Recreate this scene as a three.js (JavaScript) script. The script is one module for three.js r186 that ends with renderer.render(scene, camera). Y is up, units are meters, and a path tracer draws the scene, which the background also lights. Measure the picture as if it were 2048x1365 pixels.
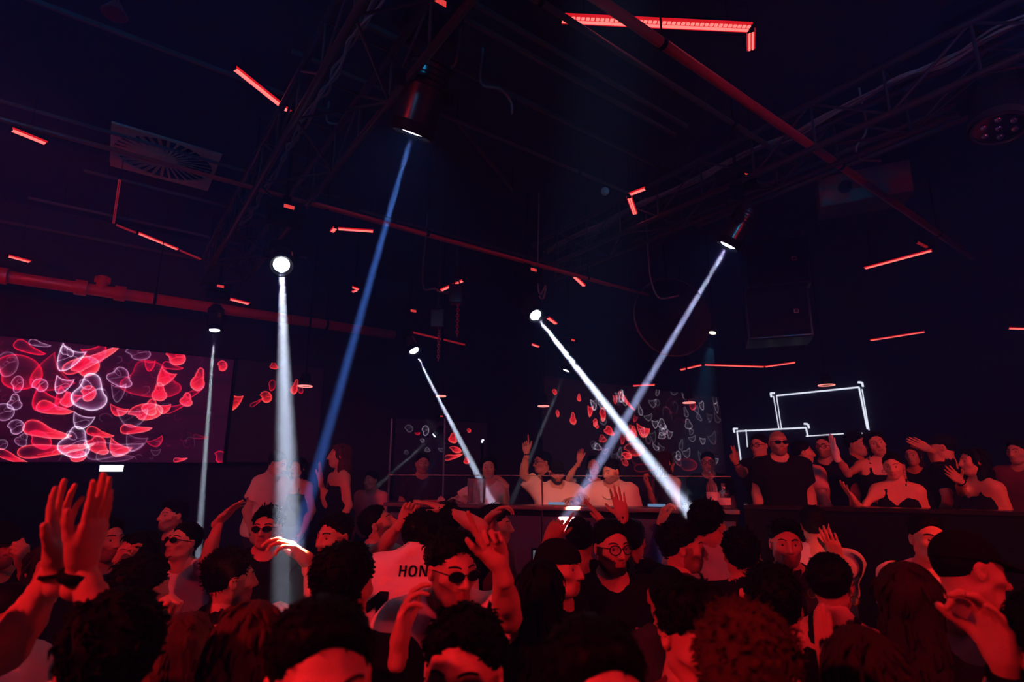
import * as THREE from 'three';
import { mergeGeometries } from 'three/addons/utils/BufferGeometryUtils.js';
import { RoundedBoxGeometry } from 'three/addons/geometries/RoundedBoxGeometry.js';
import { RectAreaLightUniformsLib } from 'three/addons/lights/RectAreaLightUniformsLib.js';
import { TessellateModifier } from 'three/addons/modifiers/TessellateModifier.js';
import { FontLoader } from 'three/addons/loaders/FontLoader.js';

// ---------------------------------------------------------------- camera, haze, exposure
const V = (x, y, z) => new THREE.Vector3(x, y, z);
const scene = new THREE.Scene();
scene.background = new THREE.Color(0, 0, 0);
const CAM = V(0, 2.05, 0), PITCH = 12.95 * Math.PI / 180, F = 1100;
const camera = new THREE.PerspectiveCamera(2 * Math.atan(682.5 / F) * 180 / Math.PI, 2048 / 1365, 0.05, 60);
camera.position.copy(CAM); camera.rotation.x = PITCH;
camera.focus = 3.6; camera.userData.fStop = 2.2;
scene.fog = new THREE.FogExp2(new THREE.Color(0.032, 0.27, 1.0), 0.05);      // the stage haze that shows the beams
const renderer = new THREE.WebGLRenderer();
renderer.toneMapping = THREE.LinearToneMapping; renderer.toneMappingExposure = 1.0;
renderer.shadowMap.enabled = true;
RectAreaLightUniformsLib.init();

function spot(color, intensity, from, to, half, blend, size) {
  const s = new THREE.SpotLight(color, intensity, 0, half, blend, 2);
  s.position.copy(from); s.target.position.copy(to); s.castShadow = true; s.shadow.radius = size / 0.02;
  scene.add(s, s.target); return s;
}
// a flat light: wide along x, shining against z
function areaLight(c, power, w, h, pos, x, z) {
  const l = new THREE.RectAreaLight(new THREE.Color(...c), power, w, h), m = new THREE.Matrix4().makeBasis(x.clone(), V().crossVectors(z, x), z.clone());
  l.quaternion.setFromRotationMatrix(m); l.position.copy(pos); scene.add(l); return l;
}
// wash lamps that hang behind and beside the camera; their housings are built further down
const WASHES = [
  { c: [1, 0.020, 0.028], i: 78, p: V(-3.0, 4.0, 0.9), to: V(-0.2, 1.5, -2.4), half: 0.75, blend: 0.6, kind: 'red' },
  { c: [1, 0.020, 0.028], i: 40, p: V(3.2, 4.0, 0.7), to: V(1.1, 1.5, -2.6), half: 0.72, blend: 0.6, kind: 'red' },
  { c: [1, 0.045, 0.025], i: 130, p: V(3.9, 4.3, 0.6), to: V(3.3, 2.0, -4.6), half: 0.42, blend: 0.5, kind: 'red' },
  { c: [1, 0.05, 0.06], i: 62, p: V(-2.6, 4.3, -0.3), to: V(-2.2, 1.9, -6.0), half: 0.3, blend: 0.5, kind: 'red' },
  { c: [1, 0.33, 0.23], i: 115, p: V(0.3, 4.7, -0.1), to: V(0.62, 1.95, -5.75), half: 0.11, blend: 0.6, kind: 'pink' },
  { c: [0.01, 0.42, 1], i: 25, p: V(-1.2, 4.6, 1.6), to: V(-3.2, 6.0, -7.0), half: 0.72, blend: 0.7, kind: 'blue' },  // added blue pair, lifts the blacks towards navy
  { c: [0.01, 0.42, 1], i: 25, p: V(1.6, 4.6, 1.6), to: V(4.2, 6.0, -7.0), half: 0.72, blend: 0.7, kind: 'blue' },
  { c: [1, 0.02, 0.02], i: 60, p: V(-4.4, 3.3, 0.2), to: V(-5.0, 4.0, -5.0), half: 0.4, blend: 0.7, kind: 'red' },  // added red uplights, here and next, to brighten the ceiling pipes
  { c: [1, 0.02, 0.02], i: 9, p: V(2.6, 3.6, 0.5), to: V(2.3, 4.5, -3.0), half: 0.45, blend: 0.7, kind: 'red' },
];
for (const w of WASHES) spot(new THREE.Color(...w.c), w.i, w.p, w.to, w.half, w.blend, 0.07);

// ---------------------------------------------------------------- helpers
let seed = 7;
const rnd = (a = 0, b = 1) => { seed = (seed * 1664525 + 1013904223) >>> 0; return a + (b - a) * seed / 4294967296; };
const taken = {};
function numbered(n) { if (!(n in taken)) { taken[n] = 0; return n; } taken[n]++; return n + '_' + String(taken[n]).padStart(3, '0'); }
const sp = Math.sin(PITCH), cp = Math.cos(PITCH);
const ray = (x, y) => { const cx = (x - 1024) / F, cy = (682.5 - y) / F; return V(cx, sp + cy * cp, -(cp - cy * sp)); };
const at = (x, y, t) => ray(x, y).multiplyScalar(t).add(CAM);               // a point seen there, t metres into the room
const atY = (x, y, Y) => { const r = ray(x, y); return r.multiplyScalar((Y - CAM.y) / r.y).add(CAM); };
const TH = 36.4 * Math.PI / 180, A = V(Math.cos(TH), 0, -Math.sin(TH)), B = V(-Math.sin(TH), 0, -Math.cos(TH));   // the room's own axes
const room = (a, b, y) => V(A.x * a + B.x * b, y, A.z * a + B.z * b);
const WALL_B = 8, WALL_A = 12.3, CEIL = 5.0;
const atB = (x, y, b) => { const r = ray(x, y); const k = b / r.dot(B); return r.multiplyScalar(k).add(CAM); };
const atA = (x, y, a) => { const r = ray(x, y); const k = a / r.dot(A); return r.multiplyScalar(k).add(CAM); };

const mats = {};
function mat(name, o) { if (!mats[name]) { mats[name] = new THREE.MeshPhysicalMaterial(o); mats[name].name = name; } return mats[name]; }
const rgb = (r, g, b) => new THREE.Color().setRGB(r, g, b);
function noiseTex(n, lo, hi, sc, rep, sd) {
  const d = new Uint8Array(n * n * 4); seed = sd; const g = []; const m = Math.max(4, Math.round(n / sc)); for (let i = 0; i < m * m; i++) g.push(rnd());
  for (let y = 0; y < n; y++) for (let x = 0; x < n; x++) {
    const fx = x / n * m, fy = y / n * m, x0 = fx | 0, y0 = fy | 0, u = fx - x0, v = fy - y0, q = (i, j) => g[(j % m) * m + i % m];
    let s = (q(x0, y0) * (1 - u) + q(x0 + 1, y0) * u) * (1 - v) + (q(x0, y0 + 1) * (1 - u) + q(x0 + 1, y0 + 1) * u) * v;
    s = 0.65 * s + 0.35 * rnd(); const k = lo + (hi - lo) * s;
    d.set([k, k, k, 255], (y * n + x) * 4);
  }
  const t = new THREE.DataTexture(d, n, n); t.wrapS = t.wrapT = THREE.RepeatWrapping; t.magFilter = THREE.LinearFilter; t.repeat.set(rep, rep); t.needsUpdate = true; return t;
}
const grain = noiseTex(256, 120, 255, 16, 1, 3), fine = noiseTex(256, 40, 255, 3, 6, 5);
const M = {
  wall: mat('wall_paint', { color: rgb(0.006, 0.009, 0.016), roughness: 0.9, map: grain, bumpMap: fine, bumpScale: 0.002 }),
  ceil: mat('ceiling_paint', { color: rgb(0.006, 0.009, 0.016), roughness: 0.95, map: grain }),
  floor: mat('floor_vinyl', { color: rgb(0.02, 0.02, 0.024), roughness: 0.6, map: grain }),
  black: mat('black_coat', { color: rgb(0.0035, 0.0035, 0.005), roughness: 0.55, specularIntensity: 0.06 }),
  gloss: mat('black_gloss', { color: rgb(0.010, 0.010, 0.012), roughness: 0.22 }),
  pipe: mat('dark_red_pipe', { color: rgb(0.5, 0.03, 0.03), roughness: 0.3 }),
  steel: mat('dull_steel', { color: rgb(0.022, 0.023, 0.026), roughness: 0.4, metalness: 0.2 }),
  rail: mat('grey_rail', { color: rgb(0.06, 0.055, 0.05), roughness: 0.45, metalness: 0.3 }),
  cable: mat('grey_cable', { color: rgb(0.16, 0.16, 0.17), roughness: 0.5 }),
  chrome: mat('chrome', { color: rgb(0.7, 0.7, 0.72), roughness: 0.18, metalness: 1 }),
  gold: mat('gold', { color: rgb(0.8, 0.55, 0.2), roughness: 0.25, metalness: 1 }),
  vent: mat('vent_grey', { color: rgb(0.5, 0.47, 0.38), roughness: 0.6 }),
  glass: mat('acrylic', { color: rgb(0.95, 0.97, 1), roughness: 0.04, transmission: 1, thickness: 0, ior: 1.45 }),
  lens: mat('dark_lens', { color: rgb(0.006, 0.006, 0.008), roughness: 0.08 }),
  paper: mat('white_paper', { color: rgb(0.7, 0.68, 0.66), roughness: 0.8 }),
};
const glow = (n, r, g, b) => mat(n, { color: rgb(0.02, 0.02, 0.02), roughness: 0.5, emissive: rgb(r, g, b), emissiveIntensity: 1 });
M.ledHalo = glow('led_red_glow', 0.75, 0.006, 0.010); M.ledCore = glow('led_core_glow', 2.6, 0.34, 0.30); M.ledReflect = glow('led_dim_glow', 0.28, 0.008, 0.012);
M.ledWhite = glow('led_white_glow', 1.5, 1.6, 1.9); M.lampWhite = glow('lamp_white_glow', 7, 7.2, 7.6); M.lampWarm = glow('lamp_warm_glow', 2.2, 2.0, 1.4);
M.ring = glow('led_ring_glow', 2.2, 0.55, 0.5); M.washRed = glow('wash_red_glow', 3, 0.05, 0.05); M.addedBlue = glow('wash_blue_glow', 0.1, 0.3, 2); M.tiny = glow('indicator_glow', 0.7, 0.75, 0.8); M.tinyRed = glow('indicator_red_glow', 0.9, 0.06, 0.05);

function prep(g) { const h = g.index ? g.toNonIndexed() : g; for (const k of Object.keys(h.attributes)) if (!['position', 'normal', 'uv'].includes(k)) h.deleteAttribute(k); return h; }
const merge = (list) => list.length === 1 ? list[0] : mergeGeometries(list.map(prep), false);
function obj(name, geos, m, parent) {
  const o = new THREE.Mesh(Array.isArray(geos) ? merge(geos) : geos, m); o.castShadow = o.receiveShadow = true;
  o.name = parent ? name : numbered(name); (parent || scene).add(o); return o;
}
function thing(name, label, category, pos, group) {
  const o = new THREE.Group(); o.name = numbered(name); if (pos) o.position.copy(pos); scene.add(o);
  o.userData = { label, category }; if (group) o.userData.group = group; return o;
}
function tag(o, label, category, group) { Object.assign(o.userData, { label, category }); if (group) o.userData.group = group; return o; }
function struct(name, geos, m, parent) { const o = obj(name, geos, m, parent); if (!parent) o.userData.kind = 'structure'; return o; }
function box(w, h, d, x = 0, y = 0, z = 0) { return new THREE.BoxGeometry(w, h, d).translate(x, y, z); }
const rbox = (w, h, d, r, x = 0, y = 0, z = 0) => new RoundedBoxGeometry(w, h, d, 2, r).translate(x, y, z);
const UPV = V(0, 1, 0);
function along(g, p, q) { const d = q.clone().sub(p), l = d.length(); g.applyQuaternion(new THREE.Quaternion().setFromUnitVectors(UPV, d.divideScalar(l))); return g.translate((p.x + q.x) / 2, (p.y + q.y) / 2, (p.z + q.z) / 2); }
const rod = (p, q, r, n = 8) => along(new THREE.CylinderGeometry(r, r, p.distanceTo(q), n), p, q);
const cone = (p, q, r0, r1, n = 16, open = false) => along(new THREE.CylinderGeometry(r1, r0, p.distanceTo(q), n, 1, open), p, q);
const tube = (pts, r, n = 24, m = 6) => new THREE.TubeGeometry(new THREE.CatmullRomCurve3(pts), n, r, m);
// a box between two points, kept level: w across, h high
function bar(p, q, w, h) {
  const d = q.clone().sub(p), l = d.length(), m = new THREE.Matrix4(), x = d.divideScalar(l), z = V().crossVectors(x, UPV).normalize(), y = V().crossVectors(z, x);
  m.makeBasis(x, y, z); m.setPosition((p.x + q.x) / 2, (p.y + q.y) / 2, (p.z + q.z) / 2);
  return new THREE.BoxGeometry(l, h, w).applyMatrix4(m);
}

// ---------------------------------------------------------------- the room
const turned = (g, p) => g.rotateY(TH).translate(p.x, p.y, p.z);
struct('floor', turned(box(21, 0.2, 13.6), room(3.2, 1.6, -0.1)), M.floor);
struct('ceiling', turned(box(21, 0.2, 13.6), room(3.2, 1.6, CEIL + 0.1)), M.ceil);
struct('wall_back', turned(box(20.6, CEIL, 0.2), room(3.2, WALL_B + 0.1, CEIL / 2)), M.wall);
struct('wall_front', turned(box(20.6, CEIL, 0.2), room(3.2, -4.9, CEIL / 2)), M.wall);
struct('wall_right', turned(box(0.2, CEIL, 12.8), room(WALL_A + 0.1, 1.6, CEIL / 2)), M.wall);
struct('wall_left', turned(box(0.2, CEIL, 12.8), room(-7.0, 1.6, CEIL / 2)), M.wall);
function slab(name, pts, h) {
  const s = new THREE.Shape(pts.map(([x, z]) => new THREE.Vector2(x, -z)));
  const g = new THREE.ExtrudeGeometry(s, { depth: h, bevelEnabled: false }).rotateX(-Math.PI / 2);
  return struct(name, g, M.floor);
}
const backZ = (x) => -(7.98 + 0.593 * x) / 0.805;
const STAGE = 0.42, VIP = 0.65;
const BY = 1.72, bl = atY(772, 1005, BY), br = atY(1474, 1020, BY), bd = br.clone().sub(bl), BL = bd.length(); bd.normalize();   // the ledge of the DJ booth
const bn = V(-bd.z, 0, bd.x).normalize(); if (bn.z < 0) bn.negate();          // towards the floor
const BYAW = Math.atan2(-bd.z, bd.x), boothP = (u, y, v) => bl.clone().addScaledVector(bd, u).addScaledVector(bn, v).setY(y), onB = (g, u, y, v) => g.rotateY(BYAW).translate(...boothP(u, y, v).toArray());
const uAt = (x) => { const p = atY(x, 1012, BY); return p.sub(bl).dot(bd); };
const sl0 = boothP(-3.0, 0, -0.62), sl1 = boothP(BL + 0.1, 0, -0.62);
slab('floor_stage', [[sl0.x, sl0.z], [sl1.x, sl1.z], [1.98, -5.3], [1.98, backZ(1.98)], [sl0.x, backZ(sl0.x)]], STAGE);
slab('floor_terrace', [[1.98, -4.75], [8, -3.5], [8, -9.78], [6.95, -11.2], [5, backZ(5) > -14 ? Math.max(backZ(5), -13) : -13], [1.98, backZ(1.98)]], VIP);
for (const [a, b, y] of [[3, -4.75, 0.06]]) struct('baseboard_front', turned(box(20, 0.12, 0.03), room(a, b, y)), M.black);
// ---------------------------------------------------------------- ceiling: pipes, rails, trusses
const onCeil = (p) => V(p.x, CEIL, p.z);
function pipeAlong(x, y, Y, axis, l0, l1, r) { const c = atY(x, y, Y); return [c.clone().addScaledVector(axis, l0), c.clone().addScaledVector(axis, l1), r]; }
function ceilingPipe(label, m, [p, q, r], flanges = [], cat = 'pipe') {
  const t = thing('ceiling_pipe', label, cat);
  obj('tube', rod(p, q, r, 14), m, t);
  const n = Math.max(2, Math.round(p.distanceTo(q) / 2.2));
  for (let i = 0; i < n; i++) { const c = p.clone().lerp(q, (i + 0.5) / n); obj('hanger', [rod(c, onCeil(c), 0.006, 6), along(new THREE.CylinderGeometry(r * 1.15, r * 1.15, 0.03, 14), c.clone().addScaledVector(q.clone().sub(p).normalize(), -0.015), c.clone().addScaledVector(q.clone().sub(p).normalize(), 0.015))], M.black, t); }
  const d = q.clone().sub(p).normalize();
  for (const f of flanges) obj('coupling', rod(f.clone().addScaledVector(d, -0.05), f.clone().addScaledVector(d, 0.05), r * 1.35, 14), m, t);
  return t;
}
const p1 = pipeAlong(200, 582, 3.9, A, -2.4, 3.4, 0.062), p1c = atY(190, 580, 3.9);
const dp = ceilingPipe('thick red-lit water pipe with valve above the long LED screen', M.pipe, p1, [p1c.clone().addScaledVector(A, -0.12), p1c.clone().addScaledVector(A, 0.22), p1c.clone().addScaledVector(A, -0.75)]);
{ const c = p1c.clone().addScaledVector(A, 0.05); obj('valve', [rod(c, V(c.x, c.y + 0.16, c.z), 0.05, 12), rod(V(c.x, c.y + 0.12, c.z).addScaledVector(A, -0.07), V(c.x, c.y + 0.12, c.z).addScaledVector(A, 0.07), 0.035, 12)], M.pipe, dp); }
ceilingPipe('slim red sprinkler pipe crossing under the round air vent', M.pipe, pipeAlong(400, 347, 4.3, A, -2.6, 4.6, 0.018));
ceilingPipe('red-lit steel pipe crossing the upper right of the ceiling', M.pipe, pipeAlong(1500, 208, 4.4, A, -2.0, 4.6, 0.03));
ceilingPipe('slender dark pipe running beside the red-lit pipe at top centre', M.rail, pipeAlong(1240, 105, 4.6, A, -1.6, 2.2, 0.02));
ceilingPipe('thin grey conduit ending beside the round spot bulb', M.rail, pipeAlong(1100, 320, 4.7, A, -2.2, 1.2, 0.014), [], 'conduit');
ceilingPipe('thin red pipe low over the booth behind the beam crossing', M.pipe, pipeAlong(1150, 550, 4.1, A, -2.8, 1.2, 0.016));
// slender rails of the ceiling grid, along the room
const RAILS = [[405, 128, 4.9, A, -1.2, 1.1, 0.012, 'faint grey ceiling rail above and left of the round vent'], [245, 272, 4.85, A, -2.4, 1.9, 0.010, 'long reddish ceiling rail touching the top of the round vent'],
  [350, 387, 4.8, A, -0.75, 1.1, 0.010, 'short grey ceiling rail just below the round vent'], [330, 455, 4.75, A, -1.2, 1.6, 0.010, 'grey ceiling rail below the bent red profile'], [170, 475, 4.7, A, -2.0, 1.6, 0.012, 'dark red ceiling rail above the thick red pipe'],
  [1040, 60, 4.9, A, -1.4, 1.8, 0.012, 'double grey rail at the top centre of the ceiling'], [1060, 110, 4.85, A, -1.4, 1.6, 0.012, 'grey rail under the double rail at the top centre'], [1095, 225, 4.85, A, -1.6, 2.0, 0.014, 'dim grey beam running right of the biggest beam lamp'],
  [790, 440, 4.7, A, -0.4, 2.6, 0.010, 'pale thin rail behind the blue beam'], [560, 690, 3.9, A, -2.0, 1.8, 0.012, 'dim rail low in front of the back wall'], [1770, 270, 4.6, B, -2.0, 2.6, 0.012, 'dim red rail below the cable truss on the right'], [1800, 290, 4.45, B, -1.6, 1.8, 0.012, 'reddish rail just above the hanging projector box']];
for (const [x, y, Y, ax, l0, l1, r, label] of RAILS) {
  const c = atY(x, y, Y), p = c.clone().addScaledVector(ax, l0), q = c.clone().addScaledVector(ax, l1), t = thing('ceiling_rail', label, 'rail');
  obj('profile', bar(p, q, r * 2, r * 2.4), M.rail, t);
  for (const f of [0.1, 0.9]) { const e = p.clone().lerp(q, f); obj('hanger', rod(e, onCeil(e), 0.004, 6), M.black, t); }
}
const diag = thing('ceiling_brace', 'diagonal grey brace right of the biggest beam lamp', 'brace');
{ const p = atY(915, 245, 4.75), q = atY(1025, 380, 4.75); obj('profile', bar(p, q, 0.025, 0.03), M.rail, diag); for (const e of [p, q]) obj('hanger', rod(e, onCeil(e), 0.005, 6), M.black, diag); }
function truss(label, c, l0, l1, w, h, nc) {
  const t = thing('lighting_truss', label, 'truss'), corners = [[-w / 2, 0], [w / 2, 0], [-w / 2, -h], [w / 2, -h]];
  const pt = (l, k) => c.clone().addScaledVector(B, l).addScaledVector(A, corners[k][0]).add(V(0, corners[k][1], 0));
  for (let k = 0; k < 4; k++) obj('chord', rod(pt(l0, k), pt(l1, k), 0.024, 10), M.steel, t);
  const n = Math.round((l1 - l0) / 0.5), br = [];
  for (let i = 0; i < n; i++) {
    const a = l0 + (l1 - l0) * i / n, b = l0 + (l1 - l0) * (i + 1) / n;
    for (const [i0, i1] of i % 2 ? [[0, 2], [1, 3], [2, 3]] : [[2, 0], [3, 1], [3, 2]]) br.push(rod(pt(a, i0), pt(b, i1), 0.010, 6));
    if (i) br.push(rod(pt(a, 0), pt(a, 1), 0.010, 6), rod(pt(a, 0), pt(a, 2), 0.010, 6), rod(pt(a, 1), pt(a, 3), 0.010, 6));
  }
  for (const g of br) obj('brace', g, M.steel, t);
  for (const f of [0.08, 0.5, 0.92]) { const l = l0 + (l1 - l0) * f; for (const k of [0, 1]) { const e = pt(l, k); obj('hanger', rod(e, onCeil(e), 0.008, 6), M.black, t); } }
  return { t, pt };
}
const tl = truss('lighting truss receding over the left of the dance floor', atY(650, 190, 4.62), -1.7, 4.0, 0.42, 0.36);
const tr = truss('cable-laden lighting truss rising to the upper right corner', atY(1460, 316, 4.72), -3.2, 2.6, 0.36, 0.36);
// cables strapped along the trusses: each run is a part of its truss
for (const [T, l0, l1, n] of [[tr, -3.1, 2.5, 7], [tl, -1.2, 2.6, 3]]) for (let i = 0; i < n; i++) {
  const pts = []; seed = 100 + i * 17 + n; const off = rnd(-0.1, 0.1);
  for (let k = 0; k <= 22; k++) { const l = l0 + (l1 - l0) * k / 22; pts.push(T.pt(l, 0).lerp(T.pt(l, 1), 0.5).addScaledVector(A, off + rnd(-0.03, 0.03)).add(V(0, -0.036 - 0.01 * (i % 3) - rnd(0, 0.03) - (k % 4 === 2 ? 0.03 : 0), 0))); }
  obj('cable', tube(pts, 0.009, 88, 5), M.cable, T.t);
}
// loose loops that hang
const loops = [[[925, 0, 4.0], [918, 90, 3.6], [905, 135, 3.5], [893, 130, 3.5], 'loose cable curving down beside the biggest beam lamp'], [[965, 170, 3.9], [1000, 178, 3.9], [1022, 205, 3.85], [1024, 228, 3.8], 'cable loop with an orange plug right of the biggest beam lamp'],
  [[1732, 262, 4.3], [1712, 298, 4.25], [1722, 318, 4.25], [1762, 322, 4.2], 'orange-lit cable pair running into the hanging projector box'], [[850, 580, 6.3], [868, 577, 6.3], [895, 588, 6.3], [912, 581, 6.3], 'cable loop over the hanging speaker motors'],
  [[1298, 530, 6], [1302, 560, 6], [1318, 596, 6], [1358, 592, 6], 'slack cable left of the sloping white beam'], [[1080, 590, 5.8], [1092, 570, 5.8], [1085, 600, 5.8], [1078, 592, 5.8], 'short cable curl above the brightest beam lamp'],
  [[655, 243, 4.5], [672, 248, 4.5], [690, 246, 4.5], [697, 238, 4.5], 'sagging cable between the left truss and the biggest beam lamp']];
for (const [a, b, c, d, label] of loops) { const pts = [a, b, c, d].map((p) => at(...p)); tag(obj('hanging_cable', [tube([onCeil(pts[0]), ...pts], 0.009, 40, 6)], M.cable), label, 'cable'); }

// ---------------------------------------------------------------- air vent
{
  const c = atY(330, 318, CEIL - 0.03), t = thing('air_vent', 'square swirl air vent with radial slots in the ceiling', 'vent', c); t.rotation.y = TH;
  const S = 0.86, sh = new THREE.Shape([[-S / 2, -S / 2], [S / 2, -S / 2], [S / 2, S / 2], [-S / 2, S / 2]].map((p) => new THREE.Vector2(...p)));
  const hole = new THREE.Path(); hole.absarc(0, 0, S * 0.47, 0, Math.PI * 2, true); sh.holes.push(hole);
  obj('plate', new THREE.ExtrudeGeometry(sh, { depth: 0.02, bevelEnabled: false, curveSegments: 40 }).rotateX(Math.PI / 2), M.vent, t);
  obj('backing', new THREE.CylinderGeometry(S * 0.47, S * 0.47, 0.004, 40).translate(0, 0.022, 0), M.black, t);
  obj('hub', new THREE.CylinderGeometry(0.1, 0.1, 0.02, 24).translate(0, -0.01, 0), M.vent, t);
  const blade = new RoundedBoxGeometry(S * 0.355, 0.006, 0.028, 1, 0.002);
  for (let i = 0; i < 32; i++) { const b = obj('vane', blade, M.vent, t), a = i / 32 * Math.PI * 2; b.position.set(Math.cos(a) * S * 0.29, -0.008, Math.sin(a) * S * 0.29); b.rotation.set(0.5, -a, 0, 'YXZ'); }
}

// ---------------------------------------------------------------- LED bars
function ledBar(x0, y0, x1, y1, Y, label, o = {}) {
  const p = atY(x0, y0, Y), q = atY(x1, y1, o.Y1 || Y), d = q.clone().sub(p), L = d.length(); d.normalize();
  const w = (o.w || 0.05) * 0.8, side = V().crossVectors(d, UPV).normalize(), t = thing('led_bar', label, 'led bar', null, 'red LED bars of the ceiling');
  obj('housing', bar(p.clone().add(V(0, 0.022, 0)), q.clone().add(V(0, 0.022, 0)), w, 0.024), M.black, t);
  const core = o.dim ? M.ledReflect : M.ledCore;  // dim profiles are unlit; a weak glow paints the red they reflect
  for (const s of [-1, 1]) {
    const off = side.clone().multiplyScalar(s * w * 0.24), a = p.clone().add(off), b = q.clone().add(off);
    if (o.dots && s > 0) {
      const n = Math.round(L / 0.03), g = []; for (let i = 0; i < n; i++) g.push(bar(a.clone().lerp(b, (i + 0.15) / n), a.clone().lerp(b, (i + 0.85) / n), w * 0.3, 0.018));
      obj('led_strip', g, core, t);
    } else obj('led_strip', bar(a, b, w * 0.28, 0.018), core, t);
  }
  if (!o.dim) obj('halo_plate', bar(p.clone().add(V(0, 0.004, 0)), q.clone().add(V(0, 0.004, 0)), w * 1.25, 0.012), M.ledHalo, t);  // base plate made to glow, paints the red halo round the strips
  for (const e of [p, q]) obj('end_cap', bar(e.clone().addScaledVector(d, -0.006), e.clone().addScaledVector(d, 0.006), w * 1.02, 0.03), M.black, t);
  for (const f of L > 0.3 ? [0.12, 0.88] : [0.5]) { const e = p.clone().lerp(q, f).add(V(0, 0.03, 0)); obj('hanger', rod(e, onCeil(e), 0.003, 5), M.black, t); }
  if (L > 0.35 && !o.dim) {
    areaLight([1, 0.04, 0.04], 0.6, L, w, p.clone().lerp(q, 0.5).add(V(0, -0.02, 0)), d, UPV);
  }
  return t;
}
ledBar(1122, 38, 1500, 56, 4.75, 'longest red LED bar at the top, right of centre', { w: 0.075, dots: 1 });
ledBar(1502, 60, 1502, 100, 4.75, 'short red LED bar turning down from the longest one', { w: 0.05 });
ledBar(468, 136, 578, 224, 4.8, 'slanting red LED bar right of and above the round vent', { w: 0.05 });
ledBar(22, 259, 92, 287, 4.6, 'red LED bar at the left edge under the slim red pipe', { w: 0.06 });
ledBar(240, 356, 227, 446, 4.7, 'unlit profile with painted red reflection, dropping below the round vent', { dim: 1, w: 0.035 });
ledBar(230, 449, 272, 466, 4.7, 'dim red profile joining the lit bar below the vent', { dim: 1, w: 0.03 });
ledBar(275, 466, 355, 499, 4.7, 'red LED bar slanting under the round vent', { w: 0.045 });
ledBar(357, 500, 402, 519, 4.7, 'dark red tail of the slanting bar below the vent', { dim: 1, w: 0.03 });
ledBar(15, 512, 60, 524, 4.2, 'short dotted red LED bar above the thick red pipe', { dots: 1, w: 0.06 });
ledBar(458, 598, 497, 608, 3.95, 'short red LED bar next to the leftmost beam lamp', { w: 0.055 });
ledBar(676, 458, 747, 463, 4.6, 'horizontal red LED bar between the two left beams', { w: 0.05 });
ledBar(664, 464, 672, 455, 4.6, 'tiny red LED stub at the left end of the horizontal bar', { w: 0.05 });
ledBar(703, 574, 717, 579, 4.2, 'upper stroke of the tiny red LED chevron', { w: 0.03 });
ledBar(717, 580, 705, 584, 4.2, 'lower stroke of the tiny red LED chevron', { w: 0.03 });
ledBar(878, 583, 927, 561, 4.3, 'rising red LED bar at the middle of the ceiling', { w: 0.05 });
ledBar(1258, 394, 1270, 428, 4.55, 'lower leg of the red LED corner on the right truss', { w: 0.05 });
ledBar(1260, 389, 1292, 377, 4.55, 'upper leg of the red LED corner on the right truss', { w: 0.045 });
ledBar(1147, 552, 1168, 572, 4.3, 'small slanting red LED bar above the brightest beam', { w: 0.05 });
ledBar(1094, 635, 1112, 648, 4.0, 'tiny slanting red LED bar beside the brightest beam lamp', { w: 0.05 });
ledBar(1062, 688, 1077, 694, 3.8, 'tiny red LED bar left of the brightest beam', { w: 0.045 });
ledBar(1362, 740, 1405, 730, 3.75, 'left segment of the bent red LED line over the booth', { w: 0.06 });
ledBar(1408, 730, 1527, 734, 3.75, 'middle segment of the bent red LED line over the booth', { w: 0.06 });
ledBar(1531, 734, 1592, 725, 3.75, 'right segment of the bent red LED line over the booth', { w: 0.06 });
ledBar(1730, 537, 1865, 501, 4.5, 'upper red LED bar on the right above the terrace', { w: 0.06 });
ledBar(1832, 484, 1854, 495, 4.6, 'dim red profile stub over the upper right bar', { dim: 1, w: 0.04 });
ledBar(1741, 681, 1850, 664, 4.1, 'dotted red LED bar lower right above the terrace', { w: 0.055, dots: 1 });
ledBar(2015, 657, 2075, 659, 4.1, 'red LED bar cut by the right edge of the picture', { w: 0.06 });
ledBar(1266, 772, 1310, 770, 3.2, 'thin red LED bar over the screen behind the booth', { w: 0.03 });
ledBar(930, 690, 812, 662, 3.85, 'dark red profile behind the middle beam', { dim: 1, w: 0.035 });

// ---------------------------------------------------------------- ring pendants
const RINGS = [[610, 773, 6.9, 0.085, 'red LED ring lamp beside the second beam from the left'], [882, 793, 7.0, 0.06, 'red LED ring lamp crossed by the middle white beam'], [1087, 813, 7.2, 0.07, 'red LED ring lamp above the raised finger of the DJ'],
  [1378, 806, 7.2, 0.075, 'red LED ring lamp in front of the screen behind the booth'], [1653, 771, 7.2, 0.095, 'red LED ring lamp above the white light frames']];
for (const [x, y, t0, r, label] of RINGS) {
  const c = at(x, y, t0), t = thing('ring_lamp', label, 'lamp', c, 'red ring lamps under the ceiling');
  obj('led_ring', new THREE.TorusGeometry(r, 0.006, 8, 40).rotateX(Math.PI / 2), M.ring, t);
  obj('lamp_body', [new THREE.CylinderGeometry(r * 0.6, r * 0.7, 0.05, 28).translate(0, 0.075, 0), ...[0, 1, 2].map((k) => rod(V(0, 0.07, 0), V(Math.cos(k * 2.1) * r, 0.002, Math.sin(k * 2.1) * r), 0.004, 6))], M.black, t);
  obj('lamp_head', new THREE.CylinderGeometry(r * 0.55, r * 0.8, 0.1, 24).translate(0, 0.11, 0), M.black, t);
  obj('stem', rod(V(0, 0.1, 0), V(0, CEIL - c.y, 0), 0.012), M.black, t);
}

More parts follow.
